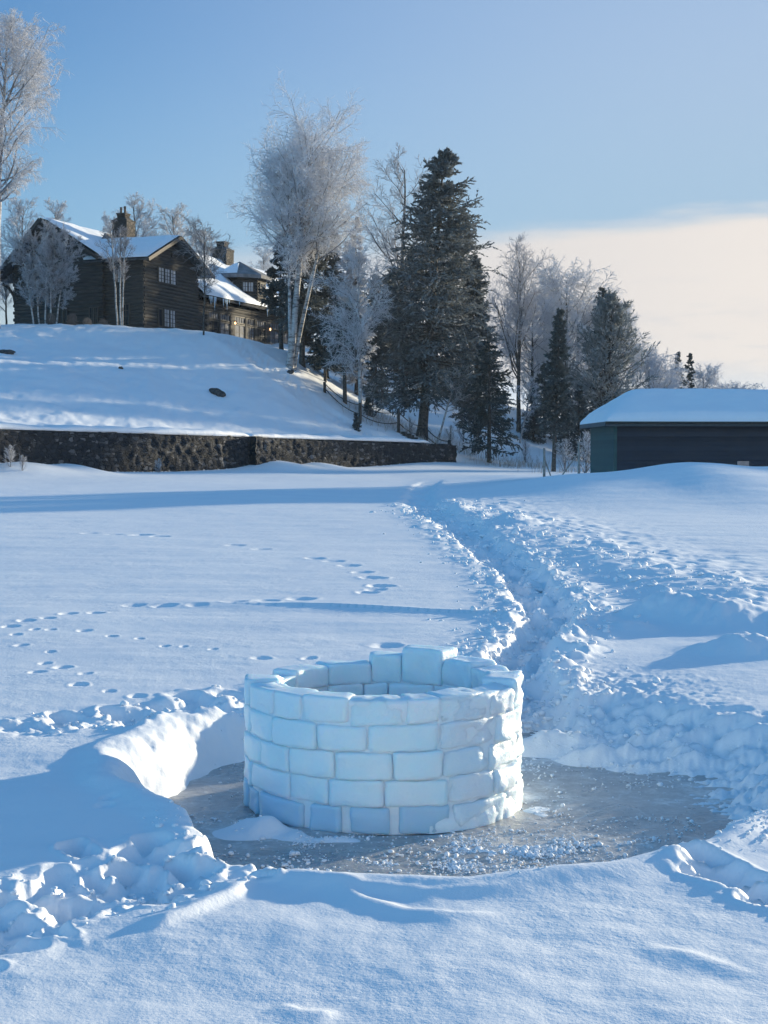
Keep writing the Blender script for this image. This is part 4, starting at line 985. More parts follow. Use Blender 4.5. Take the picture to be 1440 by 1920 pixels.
# ------------------------------------------------------------------ lodge
A69 = R(69)
C0 = P(270, 612, 123)
GZ = 11.9
def lodge():
    root = empty('log_lodge', (C0[0], C0[1], GZ), A69, label='big dark log lodge with snowy gable roofs on top of the hill', cat='house')
    ca, sa = math.cos(A69), math.sin(A69)
    def p_of(px, q=0.0):
        k = (px - 720) / F
        return (k * (C0[1] + ca * q) - (C0[0] - sa * q)) / (ca - sa * k)
    def q_of(px, p=0.0):
        k = (px - 720) / F
        return ((C0[0] + ca * p) - k * (C0[1] + sa * p)) / (sa + ca * k)
    def z_of(px, py, p, q):
        return P(px, py, C0[1] + sa * p + ca * q)[2] - GZ
    LD = .30
    def log_wall(nm, o, d, length, nrm, roof, z0=-1.6, ext=(.22, .22), openings=()):
        """o (x,y) start, d unit direction, nrm outward normal, roof(t)->wall top at t"""
        mb = MB(); o = np.array(o, float); d = np.array(d, float); nrm = np.array(nrm, float)
        z = z0; i = 0; rng = random.Random(hash(nm) % 99)
        while True:
            zm = z + LD * .5
            ts = np.linspace(-.0, length, 60); ok = ts[roof(ts) > zm]
            if not len(ok): break
            a, b = ok.min(), ok.max()
            lo = a - (ext[0] + (.0 if i % 2 else .12) if a <= .01 else -.02); hi = b + (ext[1] + (.0 if i % 2 else .12) if b >= length - .01 else -.02)
            pa = o + d * lo; pb = o + d * hi; w = rng.uniform(-.012, .012)
            mb.tube([(pa[0], pa[1], zm), ((pa[0] + pb[0]) / 2, (pa[1] + pb[1]) / 2, zm + w), (pb[0], pb[1], zm)], LD * rng.uniform(.50, .535), 8)
            z += LD; i += 1
        # chinked core behind the logs
        ts = np.linspace(0, length, 25); ring_ = [(t, max(z0, roof(np.array([t]))[0])) for t in ts]
        outl = [(0, z0)] + [q for q in ring_] + [(length, z0)]
        V = []
        for k_, (t, zz) in enumerate(ring_):
            for off in (-.06, .10):
                pnt = o + d * t - nrm * off * 1
                V.append((pnt[0] , pnt[1], z0)); V.append((pnt[0], pnt[1], zz))
        V = np.array(V); n = len(ring_); f = []
        for k_ in range(n - 1):
            b0 = k_ * 4; b1 = b0 + 4
            f += [(b0, b1, b1 + 1, b0 + 1), (b0 + 2, b0 + 3, b1 + 3, b1 + 2), (b0 + 1, b1 + 1, b1 + 3, b0 + 3)]
        mb.add(V, f)
        return mb.obj(nm, M_LOG, root, False)
    a_, b_ = (1, 0), (0, 1)
    RZ, EZ, W1 = 8.1, 6.05, 9.1
    rwing = lambda t: RZ - .15 - np.abs(t - W1 / 2) * (RZ - EZ) / (W1 / 2)
    log_wall('log_wall', (0, 0), a_, W1, (0, -1), rwing)                           # front gable
    log_wall('log_wall', (0, .16), b_, 3.7, (-1, 0), lambda t: t * 0 + EZ - .1)       # side of the front wing
    LA, LR, LL = (9.1, 9.35), (3.6, 5.95), (13.6, 4.7)
    def lwing(t):
        q = t + 3.9
        return np.where(q < LA[0], LA[1] - (LA[0] - q) * (LA[1] - LR[1]) / (LA[0] - LR[0]), LA[1] - (q - LA[0]) * (LA[1] - LL[1]) / (LL[0] - LA[0])) - .18
    log_wall('log_wall', (-.45, 3.9), b_, 8.3, (-1, 0), lwing)                     # left gable
    log_wall('log_wall', (-.3, 12.2), a_, 12, (0, 1), lambda t: t * 0 + lwing(np.array([8.2]))[0])
    PE = 4.05
    PQ = .5; PX1 = 37.0
    mb = MB()   # porch wing back wall, plain boards
    mb.box(9.2, PX1, 11, 11.2, -1.5, PE); mb.box(PX1 - .2, PX1 - .002, PQ + .3, 11, -1.5, PE)
    # gable end of the porch wing
    mb.add([(PX1 - .1, PQ, PE), (PX1 - .1, 11.2, PE), (PX1 - .1, 5.4, 8.8)], [(0, 1, 2)])
    mb.obj('rear_wall', M_LOG, root)
    # -- roofs: board decks with snow on top
    def deck(corners, t=.16, nm='roof', mat=M_SHINGLE):
        A = np.array(corners, float); nrm = np.cross(A[1] - A[0], A[3] - A[0]); nrm /= np.linalg.norm(nrm)
        if nrm[2] < 0: nrm = -nrm
        m_ = MB().add(np.vstack([A, A - nrm * t]), [(0, 1, 2, 3), (7, 6, 5, 4), (0, 4, 5, 1), (1, 5, 6, 2), (2, 6, 7, 3), (3, 7, 4, 0)])
        return m_.obj(nm, mat, root)
    def snow(corners, parent, t=.34, inset=.03, nu=40, nv=24, seed=0, bare=None):
        """rounded blanket lying on a roof plane given by its 4 corners"""
        A = np.array(corners, float); nrm = np.cross(A[1] - A[0], A[3] - A[0]); nrm /= np.linalg.norm(nrm)
        if nrm[2] < 0: nrm = -nrm
        u = np.linspace(inset * .3, 1 - inset * .3, nu); v = np.linspace(inset * .3, 1 - inset * .3, nv); U, Vv = np.meshgrid(u, v)
        base = (A[0][None, None] * ((1 - U) * (1 - Vv))[..., None] + A[1] * (U * (1 - Vv))[..., None] + A[2] * (U * Vv)[..., None] + A[3] * ((1 - U) * Vv)[..., None])
        Lu = np.linalg.norm(A[1] - A[0]); Lv = np.linalg.norm(A[3] - A[0])
        e = np.minimum(np.minimum(U, 1 - U) * Lu, np.minimum(Vv, 1 - Vv) * Lv)
        th = t * np.sqrt(np.clip(e / .45, 0.0, 1)) * (1 + .22 * fbm(U * Lu * .4, Vv * Lv * .4, 2, seed))
        if bare is not None: th = th * bare(U, Vv)
        top = base + nrm * (th[..., None] + .004)
        V = top.reshape(-1, 3)
        i = np.arange(nv - 1)[:, None] * nu + np.arange(nu - 1)[None, :]
        f = np.stack([i, i + 1, i + nu + 1, i + nu], -1).reshape(-1, 4)
        cc = np.cross(A[1] - A[0], A[3] - A[0])
        if cc[2] < 0: f = f[:, ::-1]
        return link_mesh('roof_snow', make_mesh('roof_snow', V, [f], True), M_ROOFSNOW, parent)
    OV = 1.0
    # front wing: ridge along y at x = W1/2
    sl = (RZ - EZ) / (W1 / 2); ez = EZ - sl * 1.0
    c_l = [(-1.0, -OV, ez), (W1 / 2, -OV, RZ), (W1 / 2, 9.5, RZ), (-1.0, 5.2, ez)]
    rf = deck(c_l); snow([c_l[0], c_l[3], c_l[2], c_l[1]], rf, .30, seed=3)
    c_r = [(W1 / 2 + .002, -OV, RZ), (W1 + 1.6, -OV, EZ - sl * 1.6), (W1 + 1.6, 9.5, EZ - sl * 1.6), (W1 / 2 + .002, 9.5, RZ)]
    rf = deck(c_r); snow(c_r, rf, .30, seed=5)
    mb = MB()      # barge boards of the front gable
    mb.bar((-1.0, -OV - .06, ez - .12), (W1 / 2, -OV - .06, RZ - .12), .10, .30); mb.bar((W1 / 2, -OV - .063, RZ - .12), (W1 + 1.6, -OV - .063, EZ - sl * 1.6 - .12), .10, .30)
    mb.obj('barge_board', M_TRIM, root)
    # left wing: ridge along x at y = LA[0]
    c_r = [(-1.5, LR[0] - .2, LR[1] - .13), (-1.5, LA[0], LA[1]), (12.5, LA[0], LA[1]), (12.5, LR[0] - .2, LR[1] - .13)]
    rf = deck(c_r); snow([c_r[1], c_r[0], c_r[3], c_r[2]], rf, .34, nu=30, nv=40, seed=7)
    c_l = [(-1.5, LA[0] + .002, LA[1]), (-1.5, LL[0] + .3, LL[1] - .3), (12.5, LL[0] + .3, LL[1] - .3), (12.5, LA[0] + .002, LA[1])]
    rf = deck(c_l); snow([c_l[1], c_l[0], c_l[3], c_l[2]], rf, .30, seed=9)
    mb = MB()
    mb.bar((-1.56, LR[0] - .2, LR[1] - .25), (-1.56, LA[0], LA[1] - .12), .10, .32); mb.bar((-1.563, LA[0], LA[1] - .12), (-1.563, LL[0] + .3, LL[1] - .42), .10, .32)
    mb.box(-1.6, -1.0, LL[0] + .0, LL[0] + .5, LL[1] - .75, LL[1] - .3)
    mb.obj('barge_board', M_TRIM, root)
    # carved brackets under the left eave
    mb = MB(); mb.tube([(-.5, 12.3, 2.0), (-.5, 12.5, 3.0), (-.5, 13.0, 3.7), (-.5, 13.6, 4.1)], .14, 6); mb.obj('eave_bracket', M_TRIM, root)
    # a low dark dormer roof beside the tall chimney
    mb = MB(); mb.add([(4.2, 6.9, 7.9), (4.2, 5.6, 7.6), (7, 5.6, 7.6), (7, 6.9, 7.9), (4.2, 6.3, 8.75), (7, 6.3, 8.75)], [np.array([(0, 4, 5, 3), (1, 2, 5, 4)]), np.array([(0, 1, 4), (2, 3, 5)])])
    mb.obj('dormer_roof', M_SHINGLE_FROST, root)
    # porch wing roof
    pr_q0, pr_z0, pr_q1, pr_z1 = -.5, 3.55, 5.4, 8.7
    c_f = [(W1 + .3, pr_q0, pr_z0), (PX1 + .8, pr_q0, pr_z0), (PX1 + .8, pr_q1, pr_z1), (W1 + .3, pr_q1, pr_z1)]
    rf_p = deck(c_f); snow(c_f, rf_p, .36, nu=110, nv=30, seed=11)
    c_b = [(W1 + .3, pr_q1 + .002, pr_z1), (PX1 + .8, pr_q1 + .002, pr_z1), (PX1 + .8, 11.6, pr_z0), (W1 + .3, 11.6, pr_z0)]
    rf = deck(c_b); snow(c_b, rf, .36, seed=13)
    rng = random.Random(3)
    for px, ln in [(394, .35), (396.5, .75), (399, .5), (403.5, 1.15), (406, .5), (420, .7), (424, .35), (426.5, .95), (431, .3), (450, .25), (502, .8), (519, .55), (535, .4)]:
        pp = p_of(px, pr_q0); rr = .05 + .05 * ln
        MB().tube([(pp, pr_q0 - .02, pr_z0 + .08), (pp, pr_q0 - .03, pr_z0 - ln * .4), (pp + .02, pr_q0 - .03, pr_z0 - ln)], [rr, rr * .6, .008], 7).obj('icicle', M_ICICLE, rf_p, True)
    # porch front: header beam, posts, glazed bays
    mb = MB()
    for k_ in range(3):
        mb.tube([(W1 + .1, PQ - .02, 2.62 + .3 * k_), (PX1, PQ - .02, 2.62 + .3 * k_)], .16, 8)
    mb.obj('header_beam', M_LOG, root, False)
    mb = MB(); mb.box(W1 + .1, PX1, PQ - .08, PQ + .1, -1.5, .22); mb.obj('porch_sill', M_LOG, root)
    log_wall('log_wall', (W1 + .05, PQ), a_, p_of(390, PQ) - W1 - .1, (0, -1), lambda t: t * 0 + 2.6, ext=(.0, .0))
    for px0, px1 in [(386, 391.5), (410.5, 412.5), (431.5, 439.5), (459.5, 463), (477, 481), (497.5, 505.5), (523.5, 525.5), (541, 547)]:
        a, b = p_of(px0, PQ), p_of(px1, PQ)
        MB().box(a, b, PQ - .14, PQ + .12, .2, 2.48).obj('porch_post', M_LOG, root)
    def window(px0, px1, z0, z1, face, at, nx, nz, mat=M_PANE, fw=.07, nm='window', lights=1, absu=False):
        """face 'q': plane q=at seen along p (px gives p); face 'p': plane p=at (px gives q)"""
        if absu: u0, u1 = px0, px1
        else: u0, u1 = sorted((p_of(px0, at), p_of(px1, at)) if face == 'q' else (q_of(px0, at), q_of(px1, at)))
        def bx(m_, ua, ub, za, zb, d0, d1):
            if face == 'q': m_.box(ua, ub, at - d1, at - d0, za, zb)
            else: m_.box(at - d1, at - d0, ua, ub, za, zb)
        m_ = MB(); D0, D1 = -.05, .10
        bx(m_, u0, u0 + fw, z0, z1, D0, D1); bx(m_, u1 - fw, u1, z0, z1, D0, D1); bx(m_, u0 + fw, u1 - fw, z1 - fw, z1, D0, D1); bx(m_, u0 + fw, u1 - fw, z0, z0 + fw, D0, D1)
        iu0, iu1, iz0, iz1 = u0 + fw, u1 - fw, z0 + fw, z1 - fw
        for L in range(1, lights):
            c = iu0 + (iu1 - iu0) * L / lights; bx(m_, c - .06, c + .06, iz0, iz1, D0, D1)
        for L in range(lights):
            la = iu0 + (iu1 - iu0) * L / lights; lb = iu0 + (iu1 - iu0) * (L + 1) / lights
            for k_ in range(1, nx):
                c = la + (lb - la) * k_ / nx; bx(m_, c - .02, c + .02, iz0, iz1, .03, .06)
            for k_ in range(1, nz):
                c = iz0 + (iz1 - iz0) * k_ / nz; bx(m_, la, lb, c - .02, c + .02, .032, .058)
        w = m_.obj(nm, M_FRAME, root)
        p_ = MB(); bx(p_, iu0, iu1, iz0, iz1, -.02, .02); p_.obj('pane', mat, w)
        return w
    for px0, px1, dk in [(391.5, 410.5, 1), (412.5, 431.5, 0), (439.5, 459.5, 0), (463, 477, 0), (481, 497.5, 1), (505.5, 523.5, 0), (525.5, 541, 0), (547, 557, 0)]:
        window(px0, px1, 1.78, 2.48, 'q', PQ, 4, 1, M_PANE, .09)
        window(px0, px1, .2, 1.72, 'q', PQ, 2 if px0 != 463 else 3, 2 if px0 != 463 else 4, M_PANE_DARK if dk else M_PANE, .10, nm='window' if px0 != 463 else 'porch_door')
    for px in (442, 507.5):
        pp = p_of(px, PQ - .35); l = MB(); l.bar((pp, PQ - .16, 1.95), (pp, PQ - .38, 1.95), .04, .04); l.add(*cone4(pp, PQ - .38, 1.86, .13, .10)); l.box(pp - .09, pp + .09, PQ - .47, PQ - .29, 1.56, 1.60); [l.box(pp + i_ * .08 - .012, pp + i_ * .08 + .012, PQ - .38 + j_ * .08 - .012, PQ - .38 + j_ * .08 + .012, 1.59, 1.88) for i_ in (-1, 1) for j_ in (-1, 1)]
        lo = l.obj('lantern', M_TRIM, root); MB().tube([(pp, PQ - .38, 1.61), (pp, PQ - .38, 1.72), (pp, PQ - .38, 1.85)], [.055, .075, .05], 8).obj('bulb', M_LAMP, lo, True)
    # gable windows
    zf = lambda px, py: z_of(px, py, p_of(px), 0)
    window(298, 332, 3.95, 5.3, 'q', -.14, 2, 4, M_PANE_PALE, .08, lights=3)
    window(308, 330.5, .25, 1.85, 'q', -.14, 2, 4, M_PANE_PALE, .08, lights=2)
    window(297.5, 306, .2, 1.8, 'q', -.142, 1, 1, M_PANE_DARK, .1, nm='shutter')
    window(223, 238.5, 3.75, 5.05, 'p', -.14, 2, 4, M_PANE_PALE, .07, lights=2)
    window(231, 246, -.1, 2.0, 'p', -.14, 2, 4, M_PANE_DARK, .08, nm='side_door')
    window(170, 187, .3, 1.8, 'p', -.6, 2, 3, M_PANE_DARK, .08, lights=2)
    window(113, 130, .0, 1.7, 'p', -.6, 3, 3, M_PANE_DARK, .08, lights=2)
    # small decorative vent under the front peak
    MB().box(W1 / 2 - .12, W1 / 2 + .12, -.22, -.12, 6.35, 6.8).obj('gable_vent', M_TRIM, root)
    # turret
    tp, tq = 21.8, 2.0; n = 8
    def oc(rad, z, ph=PI / 8): return [(tp + rad * math.cos(ph + 2 * PI * k / n), tq + rad * math.sin(ph + 2 * PI * k / n), z) for k in range(n)]
    mb = MB()
    for k_ in range(11):
        zz = 3.6 + .30 * k_; c = oc(2.45, zz)
        for k in range(n):
            mb.tube([c[k], c[(k + 1) % n]], .155, 7)
    lo_, hi_ = oc(2.40, 3.4), oc(2.40, 6.75); mb.add(lo_ + hi_, [(k, (k + 1) % n, n + (k + 1) % n, n + k) for k in range(n)])
    tur = mb.obj('turret', M_LOG, root)
    lo_, ap = oc(3.15, 6.62), (tp, tq, 8.15); lo2 = oc(3.15, 6.28); lo3 = oc(2.3, 6.40)
    mb = MB(); mb.add(lo_ + [ap], [np.array([(k, (k + 1) % n, n) for k in range(n)])]); mb.add(lo2 + lo_, [(k, (k + 1) % n, n + (k + 1) % n, n + k) for k in range(n)]); mb.add(lo3 + lo2, [(k, (k + 1) % n, n + (k + 1) % n, n + k) for k in range(n)])
    tr_ = mb.obj('turret_roof', M_SHINGLE_FROST, root)
    # snow left on the shaded panels of the turret roof
    for k in (3, 7):
        a, b = np.array(lo_[k]), np.array(lo_[(k + 1) % n]); t_ = np.array(ap)
        A = [a * .97 + t_ * .03, b * .97 + t_ * .03, b * .15 + t_ * .85, a * .15 + t_ * .85]
        A = [q + np.array([0, 0, .01]) for q in A]
        snow(A, tr_, .12, nu=14, nv=14, seed=17 + k)
    # turret windows, one on each of the faces turned to the lake
    for k in (3, 4, 5):
        a, b = np.array(oc(2.62, 0)[k]), np.array(oc(2.62, 0)[(k + 1) % n]); d = (b - a); L = np.linalg.norm(d); d /= L
        nr = np.array([d[1], -d[0], 0]);  nr = nr if np.dot(nr[:2], a[:2] - np.array([tp, tq])) > 0 else -nr
        w0, w1 = .22 * L, .80 * L; m_ = MB()
        def slab(m, u0, u1, z0, z1, dd, th):
            p0 = a + d * u0 + nr * dd; p1 = a + d * u1 + nr * dd
            m.add([tuple(p0 + [0, 0, z0]), tuple(p1 + [0, 0, z0]), tuple(p1 + [0, 0, z1]), tuple(p0 + [0, 0, z1])] + [tuple(p0 + nr * th + [0, 0, z0]), tuple(p1 + nr * th + [0, 0, z0]), tuple(p1 + nr * th + [0, 0, z1]), tuple(p0 + nr * th + [0, 0, z1])],
                  [(0, 1, 2, 3), (4, 7, 6, 5), (0, 4, 5, 1), (1, 5, 6, 2), (2, 6, 7, 3), (3, 7, 4, 0)])
        z0, z1 = 4.95, 5.95
        slab(m_, w0, w0 + .07, z0, z1, -.1, .18); slab(m_, w1 - .07, w1, z0, z1, -.1, .18); slab(m_, w0 + .07, w1 - .07, z1 - .07, z1, -.1, .18); slab(m_, w0 + .07, w1 - .07, z0, z0 + .07, -.1, .18)
        c = (w0 + w1) / 2; slab(m_, c - .06, c + .06, z0 + .07, z1 - .07, -.1, .17)
        for f in (.27, .73): slab(m_, w0 + (w1 - w0) * f - .02, w0 + (w1 - w0) * f + .02, z0 + .07, z1 - .07, -.06, .11)
        slab(m_, w0 + .07, w1 - .07, (z0 + z1) / 2 - .02, (z0 + z1) / 2 + .02, -.06, .108)
        w = m_.obj('window', M_FRAME, tur); p_ = MB(); slab(p_, w0 + .07, w1 - .07, z0 + .07, z1 - .07, -.08, .09); p_.obj('pane', M_PANE_PALE, w)
    # chimneys
    def chimney(x, y, z0, zs, zt, w, w2, nm, pots):
        m_ = MB(); N = 14
        zz = [z0, z0 + .01, zs - .25, zs - .2, zs, zs + .02, zs + .25, zt - .14, zt - .13, zt]; ww = [w, w, w, w * 1.06, w * 1.05, w * .95, w2, w2, w2 * 1.12, w2 * 1.1]
        V = []; sq = [(-1, -1), (0, -1.0), (1, -1), (1.0, 0), (1, 1), (0, 1.0), (-1, 1), (-1.0, 0)]; rng = random.Random(5)
        for q, s in zip(zz, ww):
            for (i, j) in sq: V.append((x + i * s / 2 * rng.uniform(.96, 1.04), y + j * s / 2 * rng.uniform(.96, 1.04), q))
        f = [(r * 8 + k, r * 8 + (k + 1) % 8, r * 8 + 8 + (k + 1) % 8, r * 8 + 8 + k) for r in range(len(zz) - 1) for k in range(8)]
        m_.add(V, f); b = (len(zz) - 1) * 8; m_.add(V[b:], [(0, 1, 2, 3), (0, 3, 4, 7), (4, 5, 6, 7)])
        ch = m_.obj(nm, M_CHIMSTONE, root)
        for (dx, dy, h) in pots:
            MB().tube([(x + dx, y + dy, zt - .02), (x + dx, y + dy, zt + h * .5), (x + dx, y + dy, zt + h)], [.11, .09, .11], 8).obj('chimney_pot', M_TRIM, ch, True)
        MB().box(x - w2 * .62, x + w2 * .62, y - w2 * .62, y + w2 * .62, zt + .002, zt + .07).obj('chimney_cap', M_SHINGLE, ch)
    chimney(5.0, 4.9, 5.5, z_of(236, 414, 5, 4.9), z_of(236, 402, 5, 4.9), 1.45, .78, 'chimney', [(-.05, .2, .62), (-.05, -.2, .68)])
    chimney(24.0, 5.0, 7.0, z_of(416, 468, 24, 5), z_of(416, 455, 24, 5), 1.65, .85, 'chimney', [])
def cone4(x, y, z, r, h):
    return [(x - r, y - r, z), (x + r, y - r, z), (x + r, y + r, z), (x - r, y + r, z), (x, y, z + h)], [np.array([(0, 1, 4), (1, 2, 4), (2, 3, 4), (3, 0, 4)]), np.array([(0, 3, 2, 1)])]
lodge()

# slatted garden chairs half buried in front of the lodge
def garden_chairs():
    def chair(loc, rz, label):
        root = empty('garden_chair', loc, rz, label=label, cat='chair', group='garden chairs half buried before the lodge')
        m_ = MB()
        for i in range(7):
            u = (i - 3) / 3; h = 1.15 - .22 * u * u
            m_.bar((u * .26, .0, .0), (u * .36, .30, h), .085, .03, (1, 0, 0) if False else (0, -1, .3))
        m_.obj('backrest', M_CHAIR, root)
        MB().bar((-.34, -.1, .28), (.34, -.1, .28), .55, .05, (0, 0, 1)).obj('seat', M_CHAIR, root)
        for s in (-1, 1): MB().bar((s * .42, -.5, .52), (s * .42, .22, .52), .12, .03).obj('armrest', M_CHAIR, root)
        for s in (-1, 1): MB().bar((s * .42, -.4, -.2), (s * .42, -.4, .505), .06, .06).obj('leg', M_CHAIR, root)
    for px, py, Y, rz, sink, lab in [(101, 597, 118.3, 2.9, -.28, 'wooden garden chair showing most of its back beside the birch clump'), (138, 598, 118.2, 3.3, -.25, 'wooden garden chair with a fan back, second from the birch clump'), (168, 604, 118.1, 3.0, -.62, 'garden chair buried to its top slats, third from the birch clump'), (196, 607, 118, 3.2, -.72, 'garden chair almost wholly buried, farthest from the birch clump')]:
        x, y, z = spot(px, Y); chair((x, y, z + sink), rz, lab)
garden_chairs()

# ------------------------------------------------------------------ boat shed
def shed():
    c = P(1152, 870, 62); rz = R(.6)
    root = empty('boat_shed', (c[0], c[1], 0), rz, label='low dark navy shed with a green end wall and thick snow on its roof', cat='shed')
    L, Dp, EZ = 22.0, 6.6, 2.80
    def clap(nm, x0, x1, y, z0, z1, mat, face=-1, b=.20):
        m_ = MB(); z = z0
        while z < z1 - .02:
            zt = min(z + b, z1); V = [(x0, y + face * .045, z), (x1, y + face * .045, z), (x1, y + face * .004, zt), (x0, y + face * .004, zt), (x0, y, z), (x1, y, z)]
            m_.add(V, [(0, 1, 2, 3), (4, 5, 1, 0)]); z += b
        m_.box(x0, x1, y + .001, y + .08, z0, z1)
        return m_.obj(nm, mat, root)
    clap('front_wall', .10, L, 0, -.4, EZ - .05, M_BOARD_NAVY)
    m_ = MB(); m_.box(-.035, .098, -.035, .09, -.4, EZ - .05); m_.obj('corner_board', M_BOARD_GREEN, root)
    m_ = MB(); z = -.4
    while z < EZ - .08:
        zt = min(z + .19, EZ - .05); m_.add([(-.03, .092, z), (-.03, Dp, z), (-.006, Dp, zt), (-.006, .092, zt), (0, .092, z), (0, Dp, z)], [(0, 3, 2, 1), (4, 0, 1, 5)]); z += .19
    m_.box(.001, .08, .1, Dp, -.4, EZ - .05); m_.obj('end_wall', M_BOARD_GREEN, root, label='green boarded end wall')
    m_ = MB(); m_.box(0, L, Dp, Dp + .08, -.4, EZ - .05); m_.box(L - .08, L, .1, Dp, -.4, EZ - .05); m_.obj('rear_wall', M_BOARD_NAVY, root)
    ov = .42; x0, x1, y0, y1 = -ov, L + ov, -ov, Dp + ov; hip = 1.75; rise = 1.30; ym = (y0 + y1) / 2
    A = [(x0, y0, EZ), (x1, y0, EZ), (x1, y1, EZ), (x0, y1, EZ), (x0 + hip, ym, EZ + rise), (x1 - hip, ym, EZ + rise)]
    m_ = MB(); m_.add(A, [np.array([(0, 1, 5, 4), (2, 3, 4, 5)]), np.array([(0, 4, 3), (1, 2, 5)])]); m_.add(A[:4], [(3, 2, 1, 0)])
    rf = m_.obj('roof', M_SHINGLE, root)
    m_ = MB()
    m_.box(x0 - .02, x1 + .02, y0 - .05, y0 - .002, EZ - .17, EZ + .02); m_.box(x0 - .02, x1 + .02, y1 + .002, y1 + .05, EZ - .17, EZ + .02); m_.box(x0 - .05, x0 - .022, y0, y1, EZ - .17, EZ + .02)
    m_.obj('fascia', M_FASCIA, root)
    MB().tube([(x0 - .05, y0 - .11, EZ - .03), (L / 2, y0 - .11, EZ - .05), (x1, y0 - .11, EZ - .07)], .055, 8).obj('gutter', M_TRIM, root, True)
    # snow blanket as a rounded height field over the roof
    nx, ny = 220, 70
    gx = x0 - .04 + (x1 - x0 + .08) * np.linspace(0, 1, nx); gx = np.concatenate([x0 - .05 + .6 * np.linspace(0, 1, 22) ** 1.5, gx[gx > x0 + .58]]); nx = len(gx)
    tt = np.linspace(-1, 1, ny); gy = ym + (y1 - y0 + .10) / 2 * np.sign(tt) * np.abs(tt) ** .75
    X, Y = np.meshgrid(gx, gy)
    e = np.minimum(np.minimum(X - x0 + .05, x1 + .05 - X), np.minimum(Y - y0 + .05, y1 + .05 - Y))
    kx = rise / hip; ky = rise / (ym - y0)
    pl = [np.clip(X - x0, 0, 99) * kx, np.clip(x1 - X, 0, 99) * kx, np.clip(Y - y0, 0, 99) * ky, np.clip(y1 - Y, 0, 99) * ky]
    kk = 7.0; sm = -np.log(sum(np.exp(-kk * p) for p in pl)) / kk
    th = .34 * np.sqrt(np.clip((e - .05 * np.clip(fbm(X * .9, Y * .9, 3, 6), 0, 1)) / .32, 0, 1)) * (1 + .16 * fbm(X * .3, Y * .5, 3, 3))
    Z = EZ + np.clip(sm, 0, 9) + th + .012
    V = np.stack([X, Y, Z], -1).reshape(-1, 3); i = np.arange(ny - 1)[:, None] * nx + np.arange(nx - 1)[None, :]
    link_mesh('roof_snow', make_mesh('roof_snow', V, [np.stack([i, i + 1, i + nx + 1, i + nx], -1).reshape(-1, 4)], True), M_ROOFSNOW, rf)
shed()

# ------------------------------------------------------------------ rope fence, steps, posts, rocks
def fence():
    pts = [(608.7, 112.5, 716), (675, 108.5, 755), (747, 110.5, 766), (797, 112.5, 796), (842, 110.6, 828)]
    x0, y0, z0 = spot(675, 109)
    root = empty('rope_fence', (x0, y0, z0), label='dark post and rope handrail running down the slope to the wall end', cat='fence')
    tops = []
    for i, (px, Y, ty) in enumerate(pts):
        x, y, z = spot(px, Y); tz = P(px, ty, Y)[2]; tz = max(tz, z + .8)
        q = np.array([x - x0, y - y0, 0]); m_ = MB()
        m_.tube([(q[0], q[1], z - z0 - .4), (q[0] + .02, q[1], (z + tz) / 2 - z0), (q[0], q[1], tz - z0 - .05), (q[0], q[1], tz - z0)], [.12, .11, .115, .07], 8)
        m_.obj('post', M_POST, root, True); tops.append((q[0], q[1], z - z0, tz - z0))
    for a, b in zip(tops[:-1], tops[1:]):
        for f in (.88, .42):
            t = np.linspace(0, 1, 13); A = np.array([a[0], a[1], a[2] + (a[3] - a[2]) * f]); Bq = np.array([b[0], b[1], b[2] + (b[3] - b[2]) * f])
            C = A[None] * (1 - t)[:, None] + Bq[None] * t[:, None]; C[:, 2] -= .32 * 4 * t * (1 - t)
            MB().tube(C, .035, 6).obj('rope', M_ROPE, root, True)
fence()
def steps():
    x0, y0, z0 = spot(758, 109.6)
    root = empty('timber_steps', (x0, y0, z0), label='short flight of dark timber steps half covered by snow beside the rope rail', cat='steps')
    for i, (px, py) in enumerate([(748, 802), (755, 807), (761, 812), (768, 817)]):
        Y = 110.4 - i * .35; q = P(px, py, Y)
        z = hz(q[0], q[1])
        MB().box(q[0] - x0 - .62, q[0] - x0 + .62, q[1] - y0 - .12, q[1] - y0 + .12, z - z0 - .2, z - z0 + .09).obj('tread', M_POST, root)
steps()
def posts():
    for px, Y, top, br, lab in [(1020, 58, 840, (.36, .1), 'short grey wooden post with a leaning stick near the slim spruce trunk'), (1085, 58, 828, (-.8, .0), 'taller grey wooden post with a diagonal brace near the shed corner')]:
        x, y, z = spot(px, Y); h = P(px, top, Y)[2] - z
        root = empty('wooden_post', (x, y, z), label=lab, cat='post')
        MB().tube([(0, 0, -.3), (.01, 0, h * .5), (0, 0, h)], [.055, .05, .045], 8).obj('post', M_GREYWOOD, root, True)
        MB().bar((br[0], .05, -.15), (br[0] * .08, .06, h * .62), .06, .05).obj('brace', M_GREYWOOD, root)
    x, y, z = spot(1393, 55); m_ = MB(); m_.box(-.22, .22, -.03, .03, -.2, .26)
    r_ = empty('board', (x, y, z), .1, label='small pinkish board sticking out of the drift before the shed', cat='board'); m_.obj('plank', mat_plain('pink_board', (.45, .30, .25)), r_)
posts()
